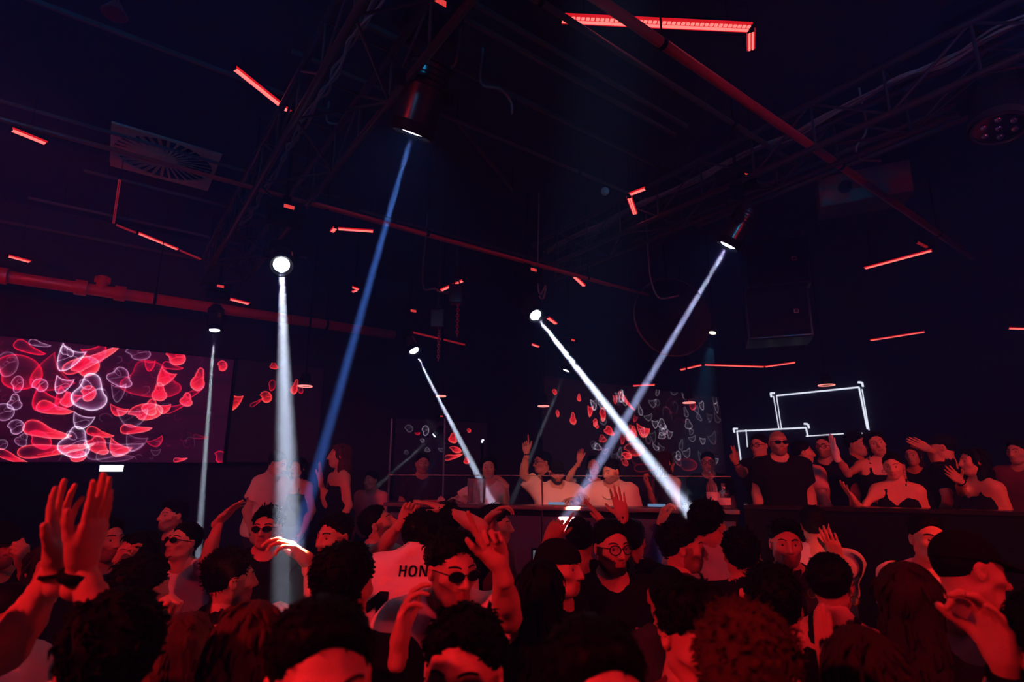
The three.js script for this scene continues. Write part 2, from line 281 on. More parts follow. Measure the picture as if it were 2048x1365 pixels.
// ---------------------------------------------------------------- moving heads and their beams
const BEAM = [1, 0.14, 0.052], BK = 68;
function movingHead(lensPx, aim, size, label, o = {}) {
  const c = at(...lensPx), tgt = at(...aim), d = tgt.clone().sub(c).normalize();
  const t = thing('beam_lamp', label, 'stage lamp', null, 'moving beam lamps under the ceiling');
  const L = 0.36 * size, R = 0.098 * size, pivot = c.clone().addScaledVector(d, -0.2 * size), back = c.clone().addScaledVector(d, -L);
  const sidev = V().crossVectors(d, UPV); if (sidev.length() < 0.25) sidev.copy(A); sidev.normalize();
  obj('head', [cone(back.clone().addScaledVector(d, 0.05 * size), c.clone().addScaledVector(d, -0.03), R * 0.92, R * 1.0, 28), cone(back, back.clone().addScaledVector(d, 0.05 * size), R * 0.6, R * 0.92, 28)], M.gloss, t);
  const q = new THREE.Quaternion().setFromUnitVectors(V(0, 0, 1), d);
  obj('bezel', [new THREE.TorusGeometry(R * 0.93, R * (o.off ? 0.05 : 0.13), 8, 40).applyQuaternion(q).translate(c.x, c.y, c.z), cone(c.clone().addScaledVector(d, -0.05), c.clone().addScaledVector(d, 0.005), R * 1.04, R * 1.06, 28, true)], o.off ? M.steel : M.black, t);
  if (o.off) {
    obj('lens', new THREE.CylinderGeometry(R * 0.9, R * 0.9, 0.01, 28).rotateX(Math.PI / 2).applyQuaternion(q).translate(c.x, c.y, c.z).translate(-d.x * 0.012, -d.y * 0.012, -d.z * 0.012), M.lens, t);
    for (let i = 0; i < 7; i++) { const a = i / 6 * Math.PI * 2, rr = i === 6 ? 0 : R * 0.55, e = V(Math.cos(a) * rr, Math.sin(a) * rr, 0).applyQuaternion(q).add(c).addScaledVector(d, -0.008); obj('led_eye', new THREE.SphereGeometry(R * 0.14, 10, 8).translate(e.x, e.y, e.z), M.chrome, t); }
  } else {
    const lr = o.lens || R * 0.62;
    obj('lens', new THREE.CylinderGeometry(lr, lr, 0.008, 28).rotateX(Math.PI / 2).applyQuaternion(q).translate(c.x, c.y, c.z).translate(-d.x * 0.012, -d.y * 0.012, -d.z * 0.012), M.lampWhite, t);
    const s = spot(new THREE.Color(...(o.c || BEAM)), (o.i || 3000) * BK, c.clone().addScaledVector(d, 0.012), tgt, o.half || 0.019, 0.25, o.r || 0.019);
    s.name = 'beam';
  }
  for (let k = 0; k < 5; k++) { const m = back.clone().addScaledVector(d, (0.06 + k * 0.025) * size); obj('cooling_fin', new THREE.TorusGeometry(R * 0.97, 0.004, 6, 28).applyQuaternion(q).translate(m.x, m.y, m.z), M.black, t); }
  const top = V(pivot.x, pivot.y + 0.30 * size, pivot.z);
  for (const s of [-1, 1]) {
    const e = pivot.clone().addScaledVector(sidev, s * R * 1.22), u = V(e.x, top.y - 0.03, e.z);
    obj('yoke_arm', [bar(e.clone().add(V(0, -0.04 * size, 0)), u.clone(), 0.07 * size, 0.03), rod(pivot.clone().addScaledVector(sidev, s * R * 0.9), e.clone().addScaledVector(sidev, s * 0.02), 0.035 * size, 14)], M.black, t);
  }
  obj('yoke_bridge', bar(top.clone().addScaledVector(sidev, -R * 1.35), top.clone().addScaledVector(sidev, R * 1.35), 0.09 * size, 0.05), M.black, t);
  obj('base', [rbox(0.28 * size, 0.1 * size, 0.2 * size, 0.015).rotateY(TH).translate(top.x, top.y + 0.09 * size, top.z)], M.black, t);
  obj('display', box(0.08 * size, 0.03 * size, 0.004).rotateY(TH).translate(top.x + B.x * -0.102 * size, top.y + 0.09 * size, top.z + B.z * -0.102 * size), M.tinyRed, t);
  const bt = V(top.x, top.y + 0.14 * size, top.z);
  obj('hook_clamp', [rod(bt, V(bt.x, Math.max(bt.y + 0.02, CEIL), bt.z), 0.014, 8), box(0.06, 0.08, 0.05).rotateY(TH).translate(bt.x, bt.y + 0.04, bt.z)], M.black, t);
  return t;
}
movingHead([824, 266, 3.35], [606, 1040, 3.7], 1.35, 'biggest beam lamp, upper centre, throwing a dim blue beam', { i: 950, c: [0.15, 0.055, 0.06], half: 0.018, r: 0.017 });
movingHead([563, 531, 4.3], [577, 1100, 2.1], 1.0, 'beam lamp with a round white lens over the lit hand', { i: 2600 });
movingHead([429, 662, 6.4], [399, 1070, 5.6], 0.9, 'leftmost small beam lamp in front of the long screen', { i: 2600, r: 0.014, half: 0.014 });
movingHead([1072, 632, 5.6], [1392, 1040, 3.75], 0.95, 'beam lamp with the brightest beam, aimed at the curly hair', { i: 7600 });
movingHead([1455, 492, 4.6], [1140, 1026, 4.76], 1.05, 'beam lamp on the right truss aimed at the booth ledge', { i: 2400, c: [0.8, 0.11, 0.058] });
movingHead([829, 703, 6.6], [985, 1008, 5.55], 0.9, 'dark beam lamp hanging left of the booth, lens turned away', { i: 3000, r: 0.012, half: 0.02 });
movingHead([1998, 258, 3.4], [2010, 420, 3.2], 1.5, 'unlit wash lamp with a round bezel at the right edge', { off: 1 });
movingHead([1132, 742, 7.2], [1075, 880, 6.9], 0.7, 'small lamp with a faint beam behind the brightest beam', { i: 150, r: 0.015, half: 0.02 });
movingHead([868, 872, 7.4], [780, 950, 7.0], 0.5, 'small lamp with a faint beam over the guests behind the glass', { i: 150, r: 0.015, half: 0.02 });
// small warm spot
{
  const c = at(1425, 667, 6.4), t = thing('small_spotlight', 'small warm spotlight hanging right of the sloping beam', 'stage lamp'), d = V(-0.25, -1, 0.1).normalize(), b = c.clone().addScaledVector(d, -0.1);
  obj('head', cone(b, c.clone().addScaledVector(d, -0.012), 0.03, 0.045, 18), M.black, t); obj('lens', cone(c.clone().addScaledVector(d, -0.008), c, 0.038, 0.038, 18), M.lampWarm, t); obj('stem', rod(b, onCeil(b), 0.01), M.black, t);
  spot(new THREE.Color(1, 0.75, 0.45), 26, c.clone().addScaledVector(d, 0.01), c.clone().add(d), 0.2, 0.7, 0.03);
}
{
  const c = atY(1210, 383, 4.75), t = thing('round_bulb', 'small round white bulb under the ceiling left of the truss', 'lamp', c);
  obj('globe', new THREE.SphereGeometry(0.042, 20, 14), M.paper, t); obj('stem', rod(V(0, 0.035, 0), V(0, CEIL - c.y, 0), 0.008), M.black, t);
}
// emergency light under the long screen
{
  const c = atB(223, 937, WALL_B - 0.06), t = thing('emergency_light', 'small glowing white emergency panel under the long screen', 'lamp', c); t.rotation.y = TH;
  obj('housing', rbox(0.25, 0.1, 0.05, 0.01, 0, 0, 0.02).translate(0, 0, -0.02), M.black, t); obj('panel', box(0.22, 0.07, 0.01, 0, 0, 0.03), glow('panel_glow', 5, 5, 4.6), t);
  areaLight([1, 1, 0.95], 3, 0.25, 0.08, c.clone().addScaledVector(B, -0.05), A, B.clone().negate().negate());
}
// wash cans behind the camera; the blue pair and both uplights are added
const WN = { red: 'red', pink: 'pink', blue: 'blue' };
const WP = ['over the left of the floor behind the camera', 'over the right of the floor behind the camera', 'aimed at the terrace', 'aimed at the left of the stage', 'aimed at the booth', 'behind the camera, left of its pair, added to lift the blacks', 'behind the camera, right of its pair, added to lift the blacks', 'at the far left, added to brighten the thick pipe', 'on the right, added to brighten the ceiling pipe'];
WASHES.forEach((w, i) => {
  const d = w.to.clone().sub(w.p).normalize(), t = thing('wash_lamp', `${WN[w.kind]} wash lamp hanging ${WP[i]}`, 'stage lamp', null, 'wash lamps out of view'), b = w.p.clone().addScaledVector(d, -0.28);
  const e = w.p.clone().addScaledVector(d, -0.02);
  obj('can', cone(b, e, 0.07, 0.1, 20), M.black, t); obj('lens', cone(e, e.clone().addScaledVector(d, 0.006), 0.085, 0.085, 20), w.kind === 'blue' ? M.addedBlue : M.washRed, t); obj('stem', rod(b, onCeil(b), 0.012), M.black, t);
});

// ---------------------------------------------------------------- hanging box, speakers, chain motors
{
  const p = at(1722, 384, 5.3), t = thing('projector_box', 'pale angular box hanging at the right, crossed by a pipe', 'projector', p); t.rotation.set(0.12, TH - 1.1, 0.05);
  obj('case', rbox(0.74, 0.3, 0.45, 0.015), mat('box_grey', { color: rgb(0.16, 0.12, 0.12), roughness: 0.7 }), t); obj('lens', new THREE.CylinderGeometry(0.05, 0.06, 0.06, 20).rotateX(Math.PI / 2).translate(-0.15, 0, 0.25), M.gloss, t);
  for (const s of [-1, 1]) obj('bracket', rod(V(s * 0.24, 0.1, 0), V(s * 0.22, CEIL - p.y - 0.05, -0.03), 0.012), M.black, t);
}
for (const [x, y, lab, k] of [[1548, 540, 'upper hanging speaker box with a red square badge', 0], [1552, 640, 'lower hanging speaker box with a pale square badge', 1]]) {
  const c = at(x, y, 7), t = thing('speaker_box', lab, 'speaker', c, 'stacked hanging speakers'); t.rotation.y = -0.35;
  obj('cabinet', rbox(0.74, 0.60, 0.55, 0.02), M.gloss, t); obj('grille', rbox(0.68, 0.54, 0.02, 0.006, 0, 0, 0.28), M.black, t);
  const bx = 0.20, by = 0.02; obj('badge', [box(0.05, 0.006, 0.006, bx, by + 0.022, 0.295), box(0.05, 0.006, 0.006, bx, by - 0.022, 0.295), box(0.006, 0.05, 0.006, bx - 0.022, by, 0.295), box(0.006, 0.05, 0.006, bx + 0.022, by, 0.295)], k ? mat('badge_pale', { color: rgb(0.6, 0.5, 0.45), roughness: 0.5 }) : mat('badge_red', { color: rgb(0.8, 0.15, 0.12), roughness: 0.5 }), t);
  for (const s of [-1, 1]) obj('strap', rod(V(s * 0.36, 0.25, 0), V(s * 0.36, k ? 0.3 : CEIL - c.y - 0.002, 0), 0.012), M.steel, t);
}
{
  const c = at(1335, 640, 7.2), t = thing('round_speaker', 'large dark round speaker dish hanging behind the sloping beam', 'speaker', c); t.rotation.y = 0.15;
  obj('dish', new THREE.LatheGeometry([[0.03, -0.12], [0.25, -0.08], [0.42, 0.0], [0.5, 0.12], [0.52, 0.14], [0.5, 0.16], [0.2, 0.1], [0.0, 0.06]].map((p) => new THREE.Vector2(...p)), 48).rotateX(Math.PI / 2), M.gloss, t);
  obj('rim', new THREE.TorusGeometry(0.51, 0.014, 8, 56).translate(0, 0, 0.14), M.rail, t); obj('bracket', rod(V(0, 0.4, 0.05), V(0, CEIL - c.y, 0), 0.015), M.black, t);
}
for (const [x, y, t0, lab] of [[913, 590, 6.2, 'chain motor with a long chain at the centre of the ceiling'], [876, 640, 6.4, 'shorter chain motor left of the long chain']]) {
  const c = at(x, y, t0), t = thing('chain_motor', lab, 'hoist', c);
  obj('case', rbox(0.16, 0.22, 0.16, 0.02), M.gloss, t); obj('hook', [new THREE.TorusGeometry(0.03, 0.008, 8, 16).translate(0, 0.14, 0), rod(V(0, 0.16, 0), V(0, CEIL - c.y, 0), 0.01)], M.steel, t);
  const ln = []; for (let i = 0; i < 12; i++) ln.push(new THREE.TorusGeometry(0.014, 0.004, 6, 10).scale(1, 1.5, 1).rotateY(i % 2 ? Math.PI / 2 : 0).translate(0.02, -0.12 - i * 0.032, 0.02)); obj('chain', ln, M.pipe, t);
}
{
  const c = at(232, 12, 3.3), t = thing('pendant_spot', 'dark red-lit spot lamp at the top edge, left', 'lamp', c);
  obj('shade', new THREE.ConeGeometry(0.07, 0.12, 20, 1, true), M.pipe, t); obj('cap', new THREE.CylinderGeometry(0.025, 0.03, 0.08, 16).translate(0, 0.08, 0), M.black, t); obj('stem', rod(V(0, 0.1, 0), V(0, CEIL - c.y, 0), 0.008), M.black, t);
}
// ---------------------------------------------------------------- LED screens on the back wall
const SB = WALL_B - 0.06;
function screen(px0, px1, yTop, yBot, label, bg, shapes, W, H, amb) {
  const lt = atB(px0, (yTop[0] + yBot) / 2, SB), rt = atB(px1, (yTop[0] + yBot) / 2, SB);
  const a0 = lt.dot(A), a1 = rt.dot(A), mid = (a0 + a1) / 2, top = atB(yTop[1], yTop[0], SB).y, bot = atB(yTop[1], yBot, SB).y, w = a1 - a0, h = top - bot;
  const cv = document.createElement('canvas'); cv.width = W; cv.height = H; const g = cv.getContext('2d');
  g.fillStyle = bg; g.fillRect(0, 0, W, H);
  const map = (x, y) => { const p = atB(x, y, SB); return [(p.dot(A) - a0) / w * W, (top - p.y) / h * H]; };
  shapes(g, map, W, H);
  const tx = new THREE.CanvasTexture(cv); tx.colorSpace = THREE.SRGBColorSpace; tx.magFilter = THREE.LinearFilter;
  const c = room(mid, SB, (top + bot) / 2), t = thing('led_screen', label, 'screen', c); t.rotation.y = TH;
  obj('casing', box(w + 0.03, h + 0.03, 0.08, 0, 0, 0.0), M.black, t);
  const m = new THREE.MeshStandardMaterial({ color: 0x000000, roughness: 0.6, emissive: 0xffffff, emissiveMap: tx, emissiveIntensity: 1.35 }); m.name = 'screen_image';
  obj('display', new THREE.PlaneGeometry(w, h).translate(0, 0, 0.043), m, t);
  areaLight([1, 0.12, 0.14], amb, w, h, c.clone().addScaledVector(B, -0.07), A, B.clone().negate());
  return t;
}
// one soft glowing vessel-like swirl of the film that plays on the screens
function drop(g, map, [x, y, w, h, rot, kind, al = 1]) {
  const [cx, cy] = map(x, y), [ex, ey] = map(x + w / 2, y), [fx, fy] = map(x, y + h / 2), rx = Math.hypot(ex - cx, ey - cy) * 1.1, ry = Math.hypot(fx - cx, fy - cy) * 1.1;
  const fam = Math.floor(x * 7 + y * 3) % 3, long = w > h * 2;
  g.save(); g.translate(cx, cy); g.rotate(rot); g.globalAlpha = al; g.globalCompositeOperation = 'lighter'; g.lineJoin = 'round';
  const path = () => {
    g.beginPath();
    if (long) { g.moveTo(-rx, ry * 0.25); g.bezierCurveTo(-rx * 1.05, -ry * 0.75, -rx * 0.5, -ry * 0.7, 0, -ry * 0.42); g.lineTo(rx, -ry * 0.55); g.bezierCurveTo(rx * 0.9, ry * 0.1, rx * 0.2, ry * 0.5, -rx * 0.45, ry * 0.8); g.bezierCurveTo(-rx * 0.8, ry * 0.95, -rx * 0.98, ry * 0.7, -rx, ry * 0.25); }
    else if (fam === 0) { g.moveTo(-rx * 0.15, -ry); g.bezierCurveTo(rx * 0.55, -ry * 1.0, rx * 0.35, -ry * 0.2, rx * 0.85, ry * 0.1); g.bezierCurveTo(rx * 1.2, ry * 0.6, rx * 0.55, ry * 1.1, 0, ry * 0.95); g.bezierCurveTo(-rx * 0.9, ry * 0.85, -rx, ry * 0.3, -rx * 0.6, -ry * 0.1); g.bezierCurveTo(-rx * 0.4, -ry * 0.4, -rx * 0.65, -ry * 0.95, -rx * 0.15, -ry); }
    else if (fam === 1) { g.moveTo(-rx, -ry * 0.7); g.bezierCurveTo(-rx * 0.4, -ry * 0.35, rx * 0.5, -ry * 0.5, rx, -ry * 0.85); g.bezierCurveTo(rx * 1.1, 0, rx * 0.7, ry * 0.9, rx * 0.1, ry); g.bezierCurveTo(-rx * 0.5, ry * 0.9, -rx * 0.8, 0, -rx, -ry * 0.7); }
    else { g.moveTo(-rx * 0.9, 0); g.bezierCurveTo(-rx * 0.8, -ry * 1.2, rx * 0.7, -ry * 1.2, rx * 0.95, -ry * 0.1); g.bezierCurveTo(rx * 1.05, ry * 0.8, rx * 0.1, ry * 1.15, -rx * 0.3, ry * 0.75); g.bezierCurveTo(-rx * 0.5, ry * 0.55, -rx * 0.3, ry * 0.25, -rx * 0.9, 0); }
  };
  path();
  const gr = g.createLinearGradient(-rx * 0.6, -ry, rx * 0.4, ry);
  if (kind === 'r') { gr.addColorStop(0, 'rgba(90,0,14,0.25)'); gr.addColorStop(0.45, 'rgba(190,10,24,0.75)'); gr.addColorStop(1, 'rgba(255,52,46,1)'); }
  else if (kind === 'd') { gr.addColorStop(0, 'rgba(40,0,12,0.1)'); gr.addColorStop(1, 'rgba(170,8,24,0.75)'); }
  else { gr.addColorStop(0, 'rgba(40,25,45,0.03)'); gr.addColorStop(1, 'rgba(110,85,110,0.28)'); }
  g.fillStyle = gr; g.fill();
  const col = kind === 'r' ? '255,66,56' : kind === 'd' ? '190,16,30' : '210,196,220', u = Math.max(0.9, Math.min(rx, ry) * 0.045);
  g.save(); path(); g.clip();                                                  // the glassy rim: light gathers inside the outline
  for (const [lw, a] of [[u * 22, 0.07], [u * 15, 0.09], [u * 10, 0.12], [u * 6, 0.18], [u * 3, 0.3]]) { path(); g.lineWidth = lw; g.strokeStyle = `rgba(${col},${kind === 'w' ? a * 0.75 : a})`; g.stroke(); }
  g.restore();
  for (const [lw, a] of [[u * 8, 0.05], [u * 4, 0.10], [u * 1.1, kind === 'w' ? 0.5 : 0.65]]) { path(); g.lineWidth = lw; g.strokeStyle = `rgba(${col},${a})`; g.stroke(); }
  if (kind !== 'd') {
    for (const [lw, a] of [[u * 4, 0.08], [u * 1.1, 0.4]]) { g.lineWidth = lw; g.strokeStyle = `rgba(${col},${a})`; g.beginPath(); g.moveTo(-rx * 0.5, ry * 0.5); g.bezierCurveTo(0, ry * 0.2, rx * 0.2, -ry * 0.4, rx * 0.7, -ry * 0.2); g.stroke(); if (!long && fam !== 1) { g.beginPath(); g.ellipse((fam - 1) * rx * 0.3, -ry * 0.35, rx * 0.34, ry * 0.2, 0.5 - fam * 0.4, 0, 6.3); g.stroke(); } }
  }
  g.restore();
}
const SHA = [[35, 745, 90, 60, 0.2, 'd', 0.7], [100, 750, 70, 60, 1, 'd', 0.5], [230, 900, 90, 40, 0, 'w', 0.4], [300, 760, 110, 60, 0, 'd', 0.5], [60, 700, 55, 24, 0.5, 'd'], [80, 690, 36, 14, 0.3, 'w', 0.8], [136, 716, 42, 48, 0.4, 'w'], [134, 705, 18, 24, -0.9, 'w', 0.9], [186, 720, 100, 30, -0.48, 'r'], [170, 735, 50, 36, -0.4, 'r', 0.9], [190, 708, 40, 34, -0.4, 'd'],
  [14, 730, 40, 44, 0, 'w', 0.4], [275, 708, 44, 24, 0, 'w', 0.6], [240, 755, 50, 30, 0.3, 'w', 0.7], [350, 716, 36, 26, 0.2, 'r'], [345, 735, 34, 16, 0.3, 'd'], [298, 732, 18, 20, 0, 'd'], [328, 755, 28, 34, 0.5, 'r'], [318, 785, 28, 30, 0, 'r', 0.9], [396, 760, 26, 38, 0.2, 'r'], [390, 785, 34, 14, -0.5, 'd'], [372, 800, 24, 22, 0.2, 'r'], [355, 815, 42, 14, -0.4, 'd'],
  [443, 733, 18, 18, 0.2, 'r', 0.9], [35, 770, 22, 30, 0, 'w', 0.7], [80, 772, 28, 24, -0.4, 'w', 0.7], [124, 770, 30, 32, 0.3, 'w'], [135, 800, 26, 24, 0.1, 'r'], [130, 798, 40, 40, 0.5, 'd'], [180, 785, 66, 60, 0.1, 'w'], [176, 788, 28, 28, 0.2, 'r'], [235, 785, 24, 34, 0, 'w', 0.5], [110, 820, 60, 28, 0.35, 'r'], [88, 800, 50, 40, 0.6, 'd'], [30, 805, 28, 26, 0, 'w', 0.8], [8, 825, 38, 30, 0.2, 'w', 0.7], [235, 822, 32, 18, 0.3, 'r', 0.8],
  [290, 825, 60, 30, -0.2, 'r'], [300, 815, 30, 26, 0.4, 'r', 0.9], [325, 818, 24, 18, 0, 'r'], [262, 835, 50, 34, 0, 'w', 0.4], [163, 842, 36, 28, 0.3, 'w'], [32, 855, 30, 26, 0, 'w', 0.8], [45, 880, 26, 20, 0.5, 'w', 0.6], [95, 865, 80, 34, 0.4, 'r'], [272, 860, 50, 22, 0.1, 'r'], [200, 868, 46, 20, 0.4, 'r', 0.9], [150, 885, 60, 50, 0.2, 'w', 0.9], [195, 890, 50, 26, 0.4, 'r', 0.8], [115, 900, 120, 30, -0.05, 'r'], [235, 897, 40, 26, 0.5, 'r'], [80, 880, 50, 26, 0.6, 'd'],
  [152, 912, 36, 22, 0, 'r'], [30, 918, 70, 18, 0.5, 'r'], [5, 890, 20, 18, 0, 'w', 0.6], [268, 885, 36, 30, 0.3, 'w', 0.35], [310, 885, 26, 16, -0.4, 'd', 0.8], [310, 905, 16, 12, 0, 'w', 0.35], [360, 920, 22, 10, 0, 'r'], [230, 915, 60, 26, 0.2, 'w', 0.35], [440, 915, 26, 20, 0.5, 'd'], [400, 875, 24, 10, 0.2, 'd', 0.5]];
const vign = (g, W, H) => { seed = 77; for (let i = 0; i < 26; i++) { const y = rnd(0, H), x = rnd(0, W); g.fillStyle = `rgba(3,0,8,${rnd(0.2, 0.5)})`; g.beginPath(); g.ellipse(x, y, rnd(60, 220), rnd(6, 26), 0, 0, 7); g.fill(); g.fillStyle = `rgba(90,0,40,${rnd(0.1, 0.3)})`; g.beginPath(); g.ellipse(rnd(0, W * 0.8), rnd(0, H), rnd(40, 120), rnd(20, 60), 0, 0, 7); g.fill(); } };
const wisps = (g, m, x0, x1, y0, y1, n, sd) => { seed = sd; g.save(); g.globalCompositeOperation = 'lighter'; for (let i = 0; i < n; i++) { const [x, y] = m(rnd(x0, x1), rnd(y0, y1)), r = rnd(14, 60), a = rnd(0, 6.3); g.beginPath(); g.moveTo(x, y); g.bezierCurveTo(x + Math.cos(a) * r, y + Math.sin(a) * r, x + Math.cos(a + 1.2) * r * 1.4, y + Math.sin(a + 1.2) * r * 1.4, x + Math.cos(a + 2.2) * r, y + Math.sin(a + 2.2) * r); const w = i % 3 === 0; for (const [lw, al] of [[9, 0.05], [4, 0.09], [1.5, 0.22]]) { g.lineWidth = lw; g.strokeStyle = w ? `rgba(200,180,215,${al * 0.8})` : `rgba(190,16,60,${al})`; g.stroke(); } } g.restore(); };
screen(-120, 457, [692, 180], 925, 'long LED screen with glowing red drops on the left', 'rgb(34,0,26)', (g, m, W, H) => { vign(g, W, H); wisps(g, m, -110, 400, 690, 920, 90, 21); for (const s of SHA) drop(g, m, [s[0], s[1], s[2] * 1.12, s[3] * 1.12, ...s.slice(4)]); }, 1536, 700, 0.25);
const SHB = [[466, 803, 26, 36, 0.3, 'r'], [452, 815, 24, 14, -0.5, 'd'], [530, 795, 24, 22, 0.2, 'r', 0.9], [512, 806, 26, 10, -0.5, 'd'], [546, 733, 18, 12, 0, 'r', 0.8], [542, 772, 14, 22, 0.2, 'd'], [588, 775, 14, 28, 0.3, 'r'], [600, 780, 10, 16, 0.1, 'd']];
screen(463, 640, [727, 545], 925, 'narrow dark LED screen with few red drops, beside the long one', 'rgb(2,0,4)', (g, m) => { for (const s of SHB) drop(g, m, s); }, 600, 600, 0.08);
const SHC = [[815, 858, 16, 14, 0, 'w', 0.5], [848, 862, 14, 20, 0.2, 'w', 0.9], [832, 868, 10, 5, 0, 'd'], [842, 882, 8, 8, 0, 'w', 0.7], [852, 900, 12, 8, 0, 'w', 0.6], [880, 900, 12, 8, 0, 'w', 0.5], [903, 877, 18, 18, 0.2, 'r'], [908, 900, 24, 12, 0.2, 'r'], [905, 914, 34, 14, -0.1, 'r'], [930, 922, 12, 12, 0, 'r'], [935, 862, 8, 8, 0, 'r', 0.8], [810, 905, 10, 8, 0, 'w', 0.4]];
screen(786, 972, [842, 880], 992, 'small LED screen behind the glass left of the booth', 'rgb(4,1,6)', (g, m) => { for (const s of SHC) drop(g, m, s); }, 600, 420, 0.1);
const SHD = []; seed = 41;
for (let i = 0; i < 60; i++) { const x = rnd(1180, 1440); SHD.push([x, rnd(780, 925), rnd(7, 17), rnd(10, 24), rnd(-0.6, 0.8), x < 1270 && i % 3 === 0 ? 'r' : 'w', rnd(0.35, 0.9)]); }
SHD.push([1250, 804, 34, 14, 0.75, 'r'], [1106, 785, 9, 11, 0, 'r', 0.8], [1155, 796, 8, 14, 0.2, 'r', 0.9], [1112, 828, 7, 14, 0, 'r', 0.8], [1143, 838, 13, 22, 0.1, 'r'], [1177, 822, 10, 24, 0.2, 'r'], [1202, 830, 12, 28, 0.1, 'r'], [1187, 846, 9, 16, 0.5, 'r'], [1282, 862, 24, 24, 0.3, 'r'], [1215, 862, 22, 16, 0.2, 'r'], [1250, 912, 20, 14, 0.1, 'r'], [1265, 900, 40, 26, 0, 'r', 0.6], [1458, 800, 34, 10, -0.8, 'd'], [1444, 770, 8, 16, 0.3, 'd'], [1380, 808, 12, 26, -0.5, 'd'], [1430, 785, 6, 6, 0, 'r'], [1300, 935, 60, 20, 0, 'd', 0.6], [1370, 930, 40, 24, 0, 'd', 0.5]);
screen(1082, 1443, [774, 1260], 985, 'LED screen with red and white drops behind the DJ booth', 'rgb(3,1,5)', (g, m) => { wisps(g, m, 1180, 1440, 780, 930, 40, 31); for (const s of SHD) drop(g, m, s); }, 1024, 400, 0.18);

// ---------------------------------------------------------------- white light frames on the right wall
function lightFrame(label, pts, doubled) {
  const t = thing('neon_outline', label, 'neon light', null, 'white light frames on the right wall'), P = pts.map(([x, y]) => atA(x, y, WALL_A - 0.05));
  for (let i = 0; i + 1 < P.length; i++) obj('light_tube', rod(P[i], P[i + 1], 0.016, 8), M.ledWhite, t);
  for (const p of P) obj('clip', rod(p, p.clone().addScaledVector(A, 0.06), 0.012, 6), M.black, t);
  for (const [x0, y0, x1, y1] of doubled) { const a = atA(x0, y0, WALL_A - 0.05), b = atA(x1, y1, WALL_A - 0.05); obj('light_tube', rod(a, b, 0.010, 8), M.ledWhite, t); obj('clip', rod(a.clone().lerp(b, 0.5), a.clone().lerp(b, 0.5).addScaledVector(A, 0.06), 0.01, 6), M.black, t); }
}
lightFrame('large white light frame on the wall above the terrace guests', [[1553, 792], [1718, 775], [1735, 859]], [[1547, 793, 1558, 858], [1553, 792, 1563, 858], [1724, 779, 1738, 861], [1612, 873, 1687, 868], [1714, 868, 1725, 867]]);
lightFrame('smaller white light frame behind the bald man', [[1504, 938], [1484, 938], [1474, 863], [1612, 856], [1616, 874]], [[1492, 859, 1495, 895]]);
for (const [x, y, s, label] of [[1724, 766, 1, 'white light corner above the top right of the large frame'], [1541, 787, -1, 'white light corner at the top left of the large frame'], [1616, 849, 1, 'white light corner between the two wall frames'], [1467, 858, -1, 'white light corner at the top left of the smaller frame']]) {
  const p = atA(x, y, WALL_A - 0.05), t = thing('neon_corner', label, 'neon light', null, 'white light corners on the right wall'), q = atA(x + (s > 0 ? -8 : 8), y + (s > 0 ? -1 : 0), WALL_A - 0.05), r = atA(x + 2, y + 8, WALL_A - 0.05);
  obj('light_tube', rod(p, q, 0.02, 8), M.ledWhite, t); obj('light_tube', rod(p, r, 0.02, 8), M.ledWhite, t); obj('clip', rod(p, p.clone().addScaledVector(A, 0.06), 0.015, 6), M.black, t);
}
{ const t = thing('neon_corner', 'white light corner on a post left of the booth', 'neon light', null, 'white light corners on the right wall'), p = at(964, 881, 7.4), q = at(968, 881, 7.4), r = at(965, 935, 7.4); obj('light_tube', [rod(p, q, 0.012, 8), rod(p, at(964, 886, 7.4), 0.012, 8)], M.ledWhite, t); obj('post', rod(p.clone().add(V(0, 0, -0.03)), V(r.x, STAGE, r.z - 0.03), 0.02), M.black, t); }

// ---------------------------------------------------------------- DJ booth
{
  const t = thing('dj_booth', 'black DJ booth with a clear bolted front and a pale ledge', 'dj booth');
  obj('body', [onB(rbox(BL, BY - 0.15, 0.5, 0.01), BL / 2, (BY - 0.15) / 2, -0.32), onB(box(BL, BY - 0.045, 0.03), BL / 2, (BY - 0.045) / 2, -0.055)], M.black, t);
  obj('ledge', onB(rbox(BL + 0.04, 0.035, 0.2, 0.008), BL / 2, BY - 0.02, -0.08), mat('ledge_grey', { color: rgb(0.2, 0.2, 0.22), roughness: 0.25, metalness: 0.5 }), t);
  const seam = uAt(1084), segs = [[0.02, seam - 0.01], [seam + 0.01, BL - 0.02]];
  const acr = mat('frosted_front', { color: rgb(0.09, 0.13, 0.24), roughness: 0.16, transmission: 0.25, thickness: 0 });
  for (const [u0, u1] of segs) obj('front_panel', onB(rbox(u1 - u0, BY - 0.25, 0.015, 0.004), (u0 + u1) / 2, (BY - 0.25) / 2 + 0.16, 0.03), acr, t);
  const bolt = new THREE.CylinderGeometry(0.026, 0.028, 0.02, 18).rotateX(Math.PI / 2).rotateY(BYAW);
  for (const u of [0.12, seam - 0.32, seam + 0.1, seam + 0.95, BL - 0.12]) for (const y of [BY - 0.15, BY - 0.35, BY - 0.9]) { const b = obj('bolt', bolt, M.chrome, t); b.position.copy(boothP(u, y, 0.045)); }
  for (const [u0, u1] of segs) obj('glass_guard', onB(box(u1 - u0, 0.256, 0.008), (u0 + u1) / 2, BY + 0.127, -0.005), M.glass, t);
  obj('guard_rim', onB(box(BL - 0.04, 0.005, 0.01), BL / 2, BY + 0.258, -0.005), mat('glass_edge', { color: rgb(0.35, 0.4, 0.42), roughness: 0.2 }), t);
  obj('seam_post', onB(box(0.012, BY + 0.26, 0.014), seam, (BY + 0.26) / 2, 0.005), M.chrome, t);
}
